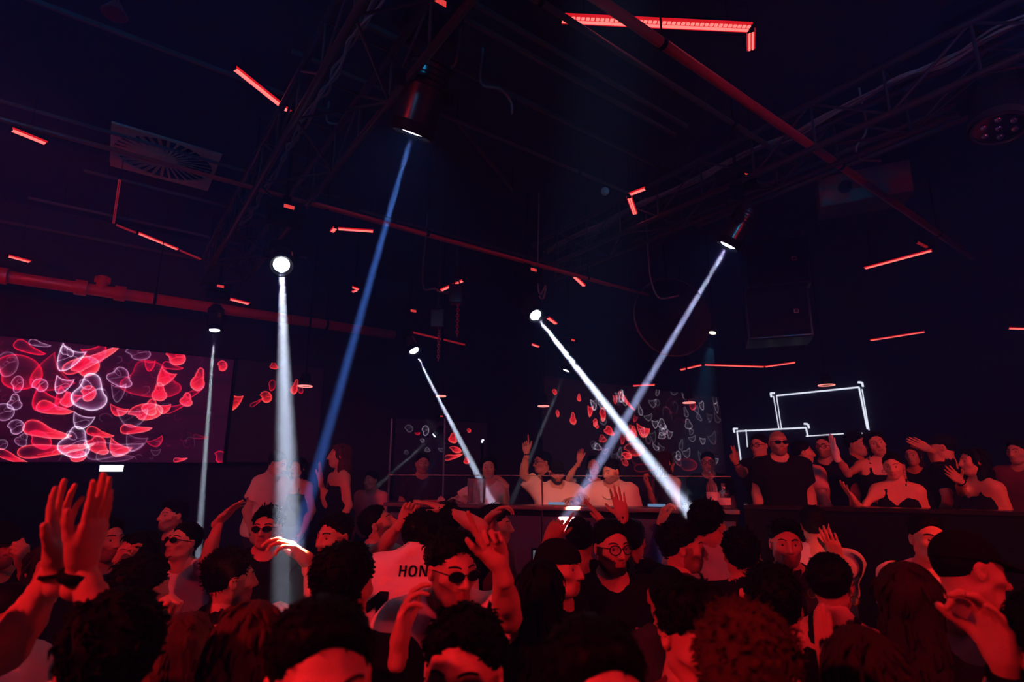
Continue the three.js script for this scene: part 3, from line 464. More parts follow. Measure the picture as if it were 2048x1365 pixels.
{ // reflections low on the front, painted as a glowing plate and lines
  const u = uAt(1110), t = thing('front_reflection', 'faint blue reflections painted as glow low on the booth front', 'display');
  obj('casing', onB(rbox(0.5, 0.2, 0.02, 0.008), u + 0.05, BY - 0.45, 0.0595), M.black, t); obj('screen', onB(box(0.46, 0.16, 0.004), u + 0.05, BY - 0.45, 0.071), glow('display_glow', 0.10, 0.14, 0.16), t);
  for (let i = 0; i < 3; i++) obj('reflection_line', onB(box(0.2 - i * 0.04, 0.006, 0.004), u + 0.05, BY - 0.39 - i * 0.045, 0.075), glow('line_glow', 0.5, 0.6, 0.6), t);
}
function onLedge(x, v = -0.2) { return boothP(uAt(x), BY - 0.002, v); }
const onShelf = (x, v) => boothP(uAt(x), BY - 0.148, v);
function deck(x, label) {
  const t = thing('dj_player', label, 'dj player', onShelf(x, -0.37)); t.rotation.y = BYAW;
  obj('case', rbox(0.32, 0.09, 0.36, 0.01, 0, 0.047, 0), M.gloss, t); obj('jog_wheel', new THREE.CylinderGeometry(0.1, 0.1, 0.025, 32).translate(0, 0.1, 0.04), M.steel, t); obj('screen', box(0.16, 0.06, 0.01).rotateX(-0.5).translate(0, 0.12, -0.13), glow('player_screen', 0.15, 0.3, 0.5), t);
  for (let i = 0; i < 3; i++) obj('button', new THREE.CylinderGeometry(0.012, 0.012, 0.012, 12).translate(-0.13, 0.096, 0.14 - i * 0.035), M.chrome, t);
}
deck(1085, 'black DJ player in front of the DJ in the cap'); deck(1310, 'black DJ player beside the DJ with the necklace');
{
  const t = thing('dj_mixer', 'black mixer between the two DJ players', 'mixer', onShelf(1175, -0.37)); t.rotation.y = BYAW; obj('case', rbox(0.3, 0.08, 0.36, 0.01, 0, 0.042, 0), M.gloss, t);
  for (let i = 0; i < 4; i++) for (let j = 0; j < 3; j++) obj('knob', new THREE.CylinderGeometry(0.009, 0.011, 0.02, 10).translate(-0.1 + i * 0.065, 0.09, -0.12 + j * 0.05), M.steel, t);
  for (let i = 0; i < 4; i++) obj('fader', box(0.018, 0.015, 0.01, -0.1 + i * 0.065, 0.088, 0.1), M.chrome, t);
}
function bottle(x, v, h, r, label, m) { const t = thing('bottle', label, 'bottle', onLedge(x, v)); obj('glass', new THREE.LatheGeometry([[0.001, 0], [r, 0.004], [r, h * 0.58], [r * 0.85, h * 0.66], [r * 0.36, h * 0.76], [r * 0.34, h * 0.96], [r * 0.4, h]].map((p) => new THREE.Vector2(...p)), 24), m, t); obj('cap', new THREE.CylinderGeometry(r * 0.38, r * 0.38, h * 0.07, 14).translate(0, h * 0.985, 0), M.chrome, t); obj('label_band', new THREE.CylinderGeometry(r * 1.015, r * 1.015, h * 0.28, 24, 1, true).translate(0, h * 0.3, 0), M.paper, t); }
const clearB = mat('bottle_glass', { color: rgb(0.9, 0.92, 0.95), roughness: 0.05, transmission: 0.85, thickness: 0.01, ior: 1.45 });
bottle(1424, -0.1, 0.3, 0.045, 'clear bottle with a pale label at the right end of the booth', clearB); bottle(1446, -0.1, 0.2, 0.05, 'short shiny shaker beside the clear bottle', M.chrome);
{
  const t = thing('water_jug', 'ribbed clear jug on the booth ledge left of the woman in white', 'jug', onLedge(925, -0.1)); obj('body', new THREE.LatheGeometry([[0.001, 0], [0.075, 0.003], [0.085, 0.22], [0.09, 0.23], [0.083, 0.225], [0.07, 0.012]].map((p) => new THREE.Vector2(...p)), 28), clearB, t);
  for (let i = 0; i < 10; i++) { const a = i / 10 * Math.PI * 2; obj('rib', rod(V(Math.cos(a) * 0.077, 0.01, Math.sin(a) * 0.077), V(Math.cos(a) * 0.087, 0.2, Math.sin(a) * 0.087), 0.004, 6), clearB, t); }
}
{ // crumpled napkins and the red folder on the ledge
  const g = new THREE.PlaneGeometry(0.3, 0.15, 22, 14).rotateX(-Math.PI / 2), p = g.attributes.position; seed = 9;
  for (let i = 0; i < p.count; i++) p.setY(i, 0.02 + 0.018 * Math.sin(p.getX(i) * 31 + p.getZ(i) * 13) + 0.016 * Math.sin(p.getZ(i) * 47 - p.getX(i) * 21) + rnd(0, 0.006)); g.computeVertexNormals();
  const q = onLedge(868, -0.085); tag(obj('napkin', g.rotateY(BYAW).translate(q.x, q.y + 0.002, q.z), mat('napkin_pink', { color: rgb(0.75, 0.55, 0.55), roughness: 0.9, side: THREE.DoubleSide })), 'crumpled pale napkin on the booth ledge beside the jug', 'napkin');
  const t = thing('red_folder', 'flat red menu at the far left of the booth ledge', 'menu', onLedge(830, -0.09)); t.rotation.y = BYAW; obj('cover', rbox(0.3, 0.02, 0.12, 0.004, 0, 0.012, 0), mat('menu_red', { color: rgb(0.6, 0.06, 0.06), roughness: 0.5 }), t); obj('pages', box(0.29, 0.01, 0.11, 0.004, 0.012, 0.004), M.paper, t);
}
// glass partition behind the ledge at left
{ const t = thing('glass_partition', 'tall clear glass partition with a blue edge left of the booth', 'glass panel'), p = at(784, 838, 6.5), q = at(890, 842, 6.5); for (const [a, b] of [[p, q]]) { const g = new THREE.BoxGeometry(a.distanceTo(b), p.y - STAGE, 0.012).translate(0, 0, 0).rotateY(Math.atan2(-(b.z - a.z), b.x - a.x)).translate((a.x + b.x) / 2, (p.y + STAGE) / 2, (a.z + b.z) / 2); obj('pane', g, M.glass, t); } for (const e of [p, q]) obj('edge_post', rod(V(e.x, STAGE, e.z), V(e.x, p.y, e.z), 0.012), mat('edge_blue', { color: rgb(0.10, 0.22, 0.34), roughness: 0.25 }), t); }
// ---------------------------------------------------------------- terrace parapet
{
  const P = [at(1488, 1013, 4.55), at(1900, 1025, 4.02), at(2120, 1034, 3.75)], y = P[0].y, t = thing('terrace_parapet', 'black parapet along the front of the raised terrace', 'parapet');
  for (let i = 0; i < 2; i++) { const a = P[i].clone().setY(y / 2), b = P[i + 1].clone().setY(y / 2); obj('panel', bar(a, b, 0.12, y), M.black, t); obj('top_rail', bar(a.clone().setY(y), b.clone().setY(y), 0.16, 0.03), M.gloss, t); }
}
// ---------------------------------------------------------------- people: fields, meshing
const smin = (a, b, k) => { const h = Math.max(k - Math.abs(a - b), 0) / k; return Math.min(a, b) - h * h * k * 0.25; };
let GRID = new Float32Array(0), IDX = new Int32Array(0);
// meshes a distance field (surface nets); field(cx,cy,cz,r) gives the function to use within r of that point, or a number where nothing is near
function nets(field, lo, hi, cell) {
  const nx = Math.ceil((hi[0] - lo[0]) / cell) + 2, ny = Math.ceil((hi[1] - lo[1]) / cell) + 2, nz = Math.ceil((hi[2] - lo[2]) / cell) + 2, N = nx * ny * nz;
  if (GRID.length < N) { GRID = new Float32Array(N); IDX = new Int32Array(N); }
  const S = 6, hd = cell * S * 0.5 * 1.75;
  for (let bz = 0; bz < nz; bz += S) for (let by = 0; by < ny; by += S) for (let bx = 0; bx < nx; bx += S) {
    const cx = lo[0] + (bx + S / 2 - 0.5) * cell, cy = lo[1] + (by + S / 2 - 0.5) * cell, cz = lo[2] + (bz + S / 2 - 0.5) * cell, f = field(cx, cy, cz, hd);
    const ez = Math.min(bz + S, nz), ey = Math.min(by + S, ny), ex = Math.min(bx + S, nx), num = typeof f === 'number';
    for (let z = bz; z < ez; z++) for (let y = by; y < ey; y++) for (let x = bx, i = (z * ny + y) * nx + bx; x < ex; x++, i++) GRID[i] = num ? f : f(lo[0] + x * cell, lo[1] + y * cell, lo[2] + z * cell);
  }
  const pos = [], ind = [], sy = nx, sz = nx * ny, C = [0, 1, sy, sy + 1, sz, sz + 1, sz + sy, sz + sy + 1], E = [[0, 1], [2, 3], [4, 5], [6, 7], [0, 2], [1, 3], [4, 6], [5, 7], [0, 4], [1, 5], [2, 6], [3, 7]];
  for (let z = 0; z < nz - 1; z++) for (let y = 0; y < ny - 1; y++) for (let x = 0; x < nx - 1; x++) {
    const i = (z * ny + y) * nx + x; let m = 0; for (let c = 0; c < 8; c++) if (GRID[i + C[c]] < 0) m |= 1 << c;
    IDX[i] = -1; if (m === 0 || m === 255) continue;
    let sx = 0, ty = 0, uz = 0, n = 0;
    for (const [a, b] of E) { const da = GRID[i + C[a]], db = GRID[i + C[b]]; if ((da < 0) === (db < 0)) continue; const t = da / (da - db); sx += (a & 1) + ((b & 1) - (a & 1)) * t; ty += (a >> 1 & 1) + ((b >> 1 & 1) - (a >> 1 & 1)) * t; uz += (a >> 2) + ((b >> 2) - (a >> 2)) * t; n++; }
    IDX[i] = pos.length / 3; pos.push(lo[0] + (x + sx / n) * cell, lo[1] + (y + ty / n) * cell, lo[2] + (z + uz / n) * cell);
  }
  const quad = (a, b, c, d, flip) => { if (a < 0 || b < 0 || c < 0 || d < 0) return; flip ? ind.push(a, c, b, a, d, c) : ind.push(a, b, c, a, c, d); };
  for (let z = 1; z < nz - 1; z++) for (let y = 1; y < ny - 1; y++) for (let x = 1; x < nx - 1; x++) {
    const i = (z * ny + y) * nx + x, s = GRID[i] < 0;
    if (s !== GRID[i + 1] < 0) quad(IDX[i - sy - sz], IDX[i - sz], IDX[i], IDX[i - sy], !s);
    if (s !== GRID[i + sy] < 0) quad(IDX[i - 1 - sz], IDX[i - 1], IDX[i], IDX[i - sz], !s);
    if (s !== GRID[i + sz] < 0) quad(IDX[i - 1 - sy], IDX[i - sy], IDX[i], IDX[i - 1], !s);
  }
  const g = new THREE.BufferGeometry(); g.setAttribute('position', new THREE.Float32BufferAttribute(pos, 3)); g.setIndex(ind); g.computeVertexNormals(); return g;
}
const lipField = (fn) => (x, y, z, r) => { const d = fn(x, y, z); return Math.abs(d) > r * 1.25 + 0.01 ? d : fn; };
// tapered capsules: [a, b, ra, rb, k]
function capF(list, inflate = 0, mod) {
  const P = list.map(([a, b, ra, rb, k]) => { const bx = b.x - a.x, by = b.y - a.y, bz = b.z - a.z; return [a.x, a.y, a.z, bx, by, bz, 1 / Math.max(bx * bx + by * by + bz * bz, 1e-9), ra + inflate, rb - ra, k]; });
  const dist = (p, x, y, z) => { const ux = x - p[0], uy = y - p[1], uz = z - p[2]; let h = (ux * p[3] + uy * p[4] + uz * p[5]) * p[6]; h = h < 0 ? 0 : h > 1 ? 1 : h; const vx = ux - p[3] * h, vy = uy - p[4] * h, vz = uz - p[5] * h; return Math.sqrt(vx * vx + vy * vy + vz * vz) - p[7] - p[8] * h; };
  const evalL = (L, x, y, z) => { let d = 1; for (let i = 0; i < L.length; i++) { const e = dist(L[i], x, y, z); d = d > 0.9 ? e : smin(d, e, L[i][9]); } return mod ? mod(d, x, y, z) : d; };
  const full = (x, y, z) => evalL(P, x, y, z);
  const field = (cx, cy, cz, r) => { const L = P.filter((p) => dist(p, cx, cy, cz) < r + 0.1); return L.length ? (x, y, z) => evalL(L, x, y, z) : 1; };
  return { full, field };
}
function boundsOf(list, pad) { const lo = [9, 9, 9], hi = [-9, -9, -9]; for (const [a, b, ra, rb] of list) for (const [p, r] of [[a, ra], [b, rb]]) ['x', 'y', 'z'].forEach((k, i) => { lo[i] = Math.min(lo[i], p[k] - r - pad); hi[i] = Math.max(hi[i], p[k] + r + pad); }); return [lo, hi]; }

// ---------------------------------------------------------------- heads (face towards +z, eyes at y = 0)
const ell = (x, y, z, cx, cy, cz, rx, ry, rz) => { const a = (x - cx) / rx, b = (y - cy) / ry, c = (z - cz) / rz, k = Math.sqrt(a * a + b * b + c * c); return (k - 1) * Math.min(rx, ry, rz); };
const seg = (x, y, z, ax, ay, az, bx, by, bz, ra, rb) => { const dx = bx - ax, dy = by - ay, dz = bz - az, ux = x - ax, uy = y - ay, uz = z - az; let h = (ux * dx + uy * dy + uz * dz) / (dx * dx + dy * dy + dz * dz); h = h < 0 ? 0 : h > 1 ? 1 : h; return Math.hypot(ux - dx * h, uy - dy * h, uz - dz * h) - ra - (rb - ra) * h; };
const sph = (x, y, z, cx, cy, cz, r) => Math.hypot(x - cx, y - cy, z - cz) - r;
function headF(f) {
  const jw = f ? 0.9 : 1;
  return (x0, y, z) => {
    const x = Math.abs(x0);
    let d = ell(x, y, z, 0, 0.025, -0.018, 0.076, 0.088, 0.098);
    d = smin(d, ell(x, y, z, 0, -0.035, 0.022, 0.062 * jw, 0.086, 0.072), 0.035);
    d = smin(d, ell(x, y, z, 0, -0.083, 0.052, 0.03 * jw, 0.032, 0.034), 0.03);
    d = smin(d, seg(x, y, z, 0.052 * jw, -0.062, -0.005, 0.02, -0.098, 0.055, 0.018, 0.014), 0.03);
    d = smin(d, sph(x, y, z, 0.045, -0.022, 0.056, 0.022), 0.025);
    if (!f) d = -smin(-d, sph(x, y, z, 0.072, -0.062, 0.062, 0.026), 0.02);
    d = smin(d, seg(x, y, z, 0.012, 0.022, 0.084, 0.045, 0.020, 0.066, 0.011, 0.010), 0.014);
    d = -smin(-d, sph(x, y, z, 0.032, 0.001, 0.106, 0.020), 0.012);
    d = Math.min(d, sph(x, y, z, 0.031, 0.001, 0.0705, 0.0130));
    d = smin(d, seg(x, y, z, 0.017, 0.0115, 0.083, 0.046, 0.0085, 0.069, 0.0052, 0.0050), 0.006);
    d = smin(d, seg(x, y, z, 0.018, -0.0098, 0.080, 0.044, -0.0085, 0.069, 0.0042, 0.004), 0.007);
    d = smin(d, seg(x, y, z, 0, 0.018, 0.089, 0, -0.031, 0.114, 0.0085, 0.0122), 0.014);
    d = smin(d, sph(x, y, z, 0.0125, -0.035, 0.1005, 0.0095), 0.008);
    d = smin(d, seg(x, y, z, 0, -0.060, 0.0945, 0.021, -0.0635, 0.082, 0.0058, 0.003), 0.006);
    d = smin(d, seg(x, y, z, 0, -0.0715, 0.0925, 0.019, -0.0675, 0.081, 0.0068, 0.003), 0.006);
    let e = ell(x, y, z, 0.079, -0.006, -0.012, 0.011, 0.031, 0.019); e = Math.max(e, -sph(x, y, z, 0.093, -0.004, -0.006, 0.013));
    d = smin(d, e, 0.006);
    return smin(d, seg(x, y, z, 0, -0.06, -0.025, 0, -0.17, -0.04, f ? 0.045 : 0.054, f ? 0.048 : 0.060), 0.03);
  };
}
// eyes and brows, laid into the head: eye colours, whites and iris darkened for brow shade
function features(sk, hc, f) {
  const out = [];
  const col = (g, fn) => { const p = g.attributes.position, c = new Float32Array(p.count * 3); for (let i = 0; i < p.count; i++) c.set(fn(i), i * 3); g.setAttribute('color', new THREE.BufferAttribute(c, 3)); g.deleteAttribute('uv'); return g; };
  for (const k of [-1, 1]) {
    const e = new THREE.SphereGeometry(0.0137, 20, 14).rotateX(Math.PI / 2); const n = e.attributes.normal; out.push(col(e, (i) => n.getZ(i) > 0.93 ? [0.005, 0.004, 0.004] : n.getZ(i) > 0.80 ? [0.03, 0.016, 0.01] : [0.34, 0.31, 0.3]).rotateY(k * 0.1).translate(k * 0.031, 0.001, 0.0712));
    const pts = [V(k * 0.013, 0.0255, 0.0945), V(k * 0.024, 0.031, 0.0925), V(k * 0.038, 0.0325, 0.085), V(k * 0.051, 0.0265, 0.0715)]; const b = new THREE.TubeGeometry(new THREE.CatmullRomCurve3(pts), 10, f ? 0.0024 : 0.0034, 6); out.push(col(b, () => hc));
    const ls = new THREE.TubeGeometry(new THREE.CatmullRomCurve3([V(k * 0.0185, 0.0065, 0.0825), V(k * 0.031, 0.0098, 0.0842), V(k * 0.0435, 0.0055, 0.0765)]), 8, f ? 0.0016 : 0.0011, 5); out.push(col(ls, () => [0.012, 0.01, 0.01]));
  }
  return out;
}
const HEADS = {};
const headGeo = (f, cell) => HEADS[f + '|' + cell] ||= nets(lipField(headF(f)), [-0.115, -0.215, -0.14], [0.115, 0.145, 0.135], cell);
function headColor(x0, y, z, sk, hc, beard, f, shaved) {
  const x = Math.abs(x0);
  if (z > 0.078 && x < 0.024 && y < -0.056 && y > -0.078) return [sk[0] * 0.72, sk[1] * 0.42, sk[2] * 0.42];
  const jaw = z > -0.01 && y < -0.028 - Math.max(0, (z - 0.05)) * 0.6 && y > -0.135;
  const bz = beard && ((jaw && (x > 0.025 || y < -0.078 || (y < -0.045 && y > -0.058)) && !(z > 0.085 && y > -0.045)) || (x > 0.055 && y < 0.005 && z > 0 && z < 0.04));
  if (beard === 2 && bz) return [hc[0] + 0.01, hc[1] + 0.01, hc[2] + 0.01];
  if (beard === 1 && bz) return sk.map((c, i) => c * 0.5 + hc[i] * 0.4);
  if (beard === 3 && z > 0.08 && x < 0.03 && y < -0.046 && y > -0.059) return hc;
  if (shaved && y > 0.055 + Math.max(0, -z) * -0.9 && z < 0.085) return sk.map((c, i) => c * 0.55 + hc[i] * 0.3);
  return sk;
}
// hair: the scalp grown outwards, cut at the hairline
const wob = (x, y, z, f) => Math.sin(x * f + 1.3 * Math.sin(y * f * 0.7)) * Math.sin(y * f * 0.9 + 2) * Math.sin(z * f * 1.1 + 0.7);
const hairline = (x, y, z, low = 0) => { const zz = z + 0.1, line = z > 0.04 ? 0.052 + (z - 0.04) * 0.42 + 0.010 * Math.cos(x * 44) : -0.075 - low + zz * (0.76 + low * 0.7); const ear = Math.abs(x) > 0.055 && z > -0.03 && z < 0.03 ? 0.008 : 0; return (line + ear - y) * 0.8; };
const scalp = (x, y, z) => ell(x, y, z, 0, 0.025, -0.018, 0.076, 0.088, 0.098);
const taper = (h, w = 0.035) => { const t = Math.max(0, Math.min(1, -h / w)); return t * (2 - t); };
const HAIR = {
  short: (x, y, z) => { const h = hairline(x, y, z) + 0.003 * wob(x, y, z, 260), up = Math.max(0, Math.min(1, (y - 0.01) / 0.09)), th = 0.003 + taper(h) * (0.003 + 0.014 * up + 0.003 * wob(x, y, z, 190)); return Math.max(scalp(x, y, z) - th, h); },
  buzz: (x, y, z) => Math.max(scalp(x, y, z) - 0.003 - 0.0008 * wob(x, y, z, 300), hairline(x, y, z) + 0.004),
  thick: (x, y, z) => { const h = hairline(x, y, z) + 0.004 * wob(x, y, z, 240), up = Math.max(0, Math.min(1, (y - 0.0) / 0.09)), lock = Math.sin(x * 75 + z * 55 + 2 * Math.sin(y * 40)) * Math.sin(z * 95 - x * 30), th = 0.003 + taper(h) * (0.005 + 0.015 * up + 0.006 * up * lock + 0.003 * wob(x, y, z, 210)); return Math.max(scalp(x, y, z) - th, h); },
  slick: (x, y, z) => { const h = hairline(x, y, z), up = Math.max(0, Math.min(1, (y - 0.02) / 0.07)), th = 0.003 + taper(h, 0.02) * (0.018 * up + 0.0022 * up * Math.sin(x * 420 + z * 30)); return Math.max(scalp(x, y, z - 0.004) - th, h); },
  quiff: (x, y, z) => { const h = hairline(x, y, z), up = Math.max(0, Math.min(1, (y - 0.03) / 0.06)), fr = Math.max(0, Math.min(1, (z + 0.02) / 0.09)), th = 0.003 + taper(h, 0.018) * up * (0.014 + 0.018 * fr + 0.003 * Math.sin(x * 300 + wob(x, y, z, 60))); return Math.max(scalp(x, y, z) - th, h); },
  curly: (x, y, z) => { const h = hairline(x, y, z), up = Math.max(0, Math.min(1, (y - 0.015) / 0.07)), th = 0.004 + taper(h, 0.03) * (0.018 * up + (0.003 + 0.009 * up) * wob(x, y, z, 230)); return Math.max(scalp(x, y, z) - th, h); },
  bun: (x, y, z) => { let d = Math.max(scalp(x, y, z) - 0.008 - 0.0012 * Math.sin(Math.atan2(x, y - 0.04) * 60), hairline(x, y, z)); return smin(d, sph(x, y, z, 0, 0.09, -0.115, 0.048) - 0.003 * Math.sin(Math.atan2(x, z + 0.115) * 24 + y * 90), 0.012); },
  updo: (x, y, z) => { let d = Math.max(scalp(x, y, z) - 0.010 - 0.0012 * Math.sin(Math.atan2(x, z) * 70), hairline(x, y, z)); return smin(d, ell(x, y, z, 0, 0.035, -0.125, 0.055, 0.05, 0.035) - 0.004 * Math.sin(y * 160 + x * 60), 0.015); },
  long: (x, y, z) => {
    const an = Math.atan2(x, -z - 0.01), rip = 0.0014 * Math.sin(an * 37 + 9 * Math.sin(y * 6 + an * 2)) + 0.0014 * Math.sin(an * 23 - 7 * Math.sin(y * 5)) + 0.0035 * Math.sin(an * 6 + y * 7);
    let d = Math.max(scalp(x, y, z) - 0.003 - taper(hairline(x, y, z, 0.1)) * (0.009 + rip), hairline(x, y, z, 0.1));
    const w = 0.078 + 0.10 * Math.max(0, -y) * (y > -0.2 ? 1 : 0.2 / Math.max(0.2, -y)), back = Math.max(Math.hypot(x / w, (z + 0.035 + Math.min(0, y) * 0.10) / 0.085) - 1, 0) ;
    let c = (Math.hypot(x / w, (z + 0.035 - Math.min(0, y) * 0.10) / 0.085) - 1) * 0.07 - rip; c = Math.max(c, y - 0.05, -0.40 - y + 0.02 * Math.sin(an * 9), (z - 0.012) - 0.0);
    return smin(d, c, 0.02);
  },
  bob: (x, y, z) => { const an = Math.atan2(x, -z - 0.01), rip = 0.0012 * Math.sin(an * 31 + 8 * Math.sin(y * 9 + an * 2)) + 0.0012 * Math.sin(an * 19 - 6 * Math.sin(y * 7)); let d = Math.max(scalp(x, y, z) - 0.003 - taper(hairline(x, y, z, 0.1)) * (0.01 + rip), hairline(x, y, z, 0.1)); let c = (Math.hypot(x / (0.095 - y * 0.12), (z + 0.03) / 0.095) - 1) * 0.08 - rip; c = Math.max(c, y - 0.04, -0.16 - y, z - 0.02); return smin(d, c, 0.02); },
  beanie: (x, y, z) => Math.max(scalp(x, y, z) - 0.017 - 0.0012 * Math.sin(Math.atan2(x, z) * 60), 0.03 - y + (z > 0 ? 0 : z * 0.35)),
  cap: (x, y, z) => { let d = Math.max(ell(x, y, z, 0, 0.036, -0.016, 0.086, 0.098, 0.107), 0.034 - y + z * 0.12); const b = Math.max(Math.abs(y - 0.047 + (z - 0.08) * 0.22 + x * x * 2.2) - 0.0045, Math.hypot(x / 0.082, (z - 0.075) / 0.098) * 0.08 - 0.08, 0.04 - z); return Math.min(d, b); },
};
const HAIRS = {};
const TUFT = { thick: [360, 0.034, 0.18], short: [260, 0.018, 0.5], quiff: [240, 0.030, 0.45], curly: [420, 0.022, 0.9], slick: [160, 0.030, 0.12], long: [150, 0.07, 0.10], bob: [130, 0.06, 0.12], updo: [110, 0.03, 0.15], bun: [110, 0.03, 0.15] };
function hairGeo(st, cell) {
  const key = st + '|' + cell; if (HAIRS[key]) return HAIRS[key];
  const f = HAIR[st], l = st === 'long' ? [-0.17, -0.43, -0.21] : st === 'bob' ? [-0.15, -0.19, -0.16] : [-0.125, -0.19, -0.2];
  const g = nets((x, y, z, r) => { const d = f(x, y, z); return d > r * 2.2 + 0.02 ? d : f; }, l, [-l[0], 0.185, st === 'cap' ? 0.19 : 0.14], st === 'cap' ? 0.005 : cell);
  if (!TUFT[st]) return HAIRS[key] = g;
  // loose locks that break the outline
  const [n, len, lift] = TUFT[st], P0 = g.attributes.position, N0 = g.attributes.normal, pos = [], ind = []; seed = 500 + st.length * 31 + st.charCodeAt(0);
  for (let k = 0, tries = 0; k < n && tries < n * 8; tries++) {
    const i = Math.floor(rnd(0, P0.count)), p = V(P0.getX(i), P0.getY(i), P0.getZ(i)), m = V(N0.getX(i), N0.getY(i), N0.getZ(i));
    if (scalp(p.x, p.y, p.z) < 0.002 && p.y > -0.05) continue;
    if (f(p.x + m.x * 0.004, p.y + m.y * 0.004, p.z + m.z * 0.004) < 0) continue;
    const down = st === 'long' || st === 'bob', comb = down ? V(rnd(-0.15, 0.15), -1, rnd(-0.1, 0.1)) : st === 'slick' || st === 'updo' || st === 'bun' ? V(rnd(-0.2, 0.2), 0.1, -1) : st === 'curly' ? V(rnd(-0.9, 0.9), rnd(-0.5, 0.4), rnd(-0.5, 0.9)) : V(rnd(-0.45, 0.45) + p.x * 3, rnd(-0.35, 0.1), p.z > -0.05 ? 0.8 : -0.4);
    comb.addScaledVector(m, -comb.dot(m)).normalize(); const dir = comb.clone().multiplyScalar(1 - lift * 0.5).addScaledVector(m, lift).normalize(), side = V().crossVectors(dir, m).normalize(), w = len * rnd(0.10, 0.2), L = len * rnd(0.6, 1.15), b = p.clone().addScaledVector(m, -0.003);
    const mid = b.clone().addScaledVector(dir, L * 0.55).addScaledVector(m, 0.002), tip = b.clone().addScaledVector(dir, L).addScaledVector(m, -L * 0.12).addScaledVector(side, rnd(-0.3, 0.3) * L), o = P0.count + pos.length / 3;
    for (const q of [b.clone().addScaledVector(side, -w), b.clone().addScaledVector(side, w), b.clone().addScaledVector(m, w), mid.clone().addScaledVector(side, -w * 0.8), mid.clone().addScaledVector(side, w * 0.8), mid.clone().addScaledVector(m, w * 0.8), tip]) pos.push(q.x, q.y, q.z);
    for (const t of [[0, 2, 5], [0, 5, 3], [2, 1, 4], [2, 4, 5], [1, 0, 3], [1, 3, 4], [3, 5, 6], [5, 4, 6], [4, 3, 6]]) ind.push(...t.map((q) => q + o)); k++;
  }
  const all = new Float32Array(P0.count * 3 + pos.length); all.set(P0.array); all.set(pos, P0.count * 3);
  const h = new THREE.BufferGeometry(); h.setAttribute('position', new THREE.BufferAttribute(all, 3)); h.setIndex([...g.index.array, ...ind]); h.computeVertexNormals(); return HAIRS[key] = h;
}

// ---------------------------------------------------------------- hands (wrist at 0, fingers +y, palm +z, thumb +x)
const POSES = { // curl of index, middle, ring, little; thumb out
  open: [[0.12, 0.1, 0.14, 0.2], 0.9, 1], flat: [[0.05, 0.04, 0.05, 0.08], 0.35, 0.35], point: [[0.08, 1.45, 1.5, 1.5], 0.55, 0.3], fist: [[1.4, 1.45, 1.5, 1.5], 0.25, 0.2], relax: [[0.42, 0.5, 0.58, 0.66], 0.5, 0.55], grip: [[0.85, 0.9, 0.95, 1.0], 0.5, 0.3], pinch: [[0.75, 0.55, 0.4, 0.3], 0.6, 0.8], two: [[0.08, 0.1, 1.45, 1.5], 0.35, 0.6],
};
const HANDS = {};
function handGeo(pose, cell, left) {
  const key = pose + cell + left; if (HANDS[key]) return HANDS[key];
  const [curl, th, spread] = POSES[pose], L = [], m = left ? -1 : 1, v = (x, y, z) => V(x * m, y, z);
  const base = [[0.030, 0.090], [0.010, 0.096], [-0.011, 0.091], [-0.030, 0.081]], len = [[0.043, 0.027, 0.021], [0.048, 0.030, 0.022], [0.044, 0.028, 0.021], [0.034, 0.021, 0.019]], rad = [0.0092, 0.0095, 0.009, 0.008];
  base.forEach(([bx, by], i) => L.push([v(bx * 0.45, 0.012, 0), v(bx, by - 0.006, 0), 0.0165, 0.0125, 0.016]));
  L.push([v(0, -0.05, 0), v(0, 0.01, 0), 0.026, 0.024, 0.02], [v(0.02, 0.02, 0.006), v(0.03, 0.045, 0.008), 0.017, 0.014, 0.015], [v(-0.022, 0.025, 0.006), v(-0.026, 0.05, 0.004), 0.014, 0.012, 0.014]);
  base.forEach(([bx, by], i) => {
    let p = [bx, by, 0], an = 0; const sa = (0.11 - i * 0.075) * spread;
    len[i].forEach((l, j) => { an += curl[i] * (j ? 1.05 : 0.85); const q = [p[0] + Math.sin(sa) * l * Math.cos(an), p[1] + Math.cos(sa) * l * Math.cos(an), p[2] + Math.sin(an) * l]; L.push([v(...p), v(...q), rad[i] * (1 - j * 0.09), rad[i] * (0.93 - j * 0.1), 0.004]); p = q; });
  });
  const t0 = [0.026, 0.03, 0.008], t1 = [t0[0] + 0.036 * Math.sin(th), t0[1] + 0.036 * Math.cos(th), t0[2] + 0.012], t2 = [t1[0] + 0.03 * Math.sin(th * 0.75), t1[1] + 0.03 * Math.cos(th * 0.75), t1[2] + (pose === 'pinch' ? 0.026 : 0.008)], t3 = [t2[0] + 0.022 * Math.sin(th * 0.5), t2[1] + 0.022 * Math.cos(th * 0.5), t2[2] + (pose === 'pinch' ? 0.016 : 0.003)];
  L.push([v(...t0), v(...t1), 0.0135, 0.0115, 0.010], [v(...t1), v(...t2), 0.0112, 0.0102, 0.004], [v(...t2), v(...t3), 0.0102, 0.0085, 0.004]);
  const [lo, hi] = boundsOf(L, 0.008); return HANDS[key] = nets(capF(L).field, lo, hi, cell);
}
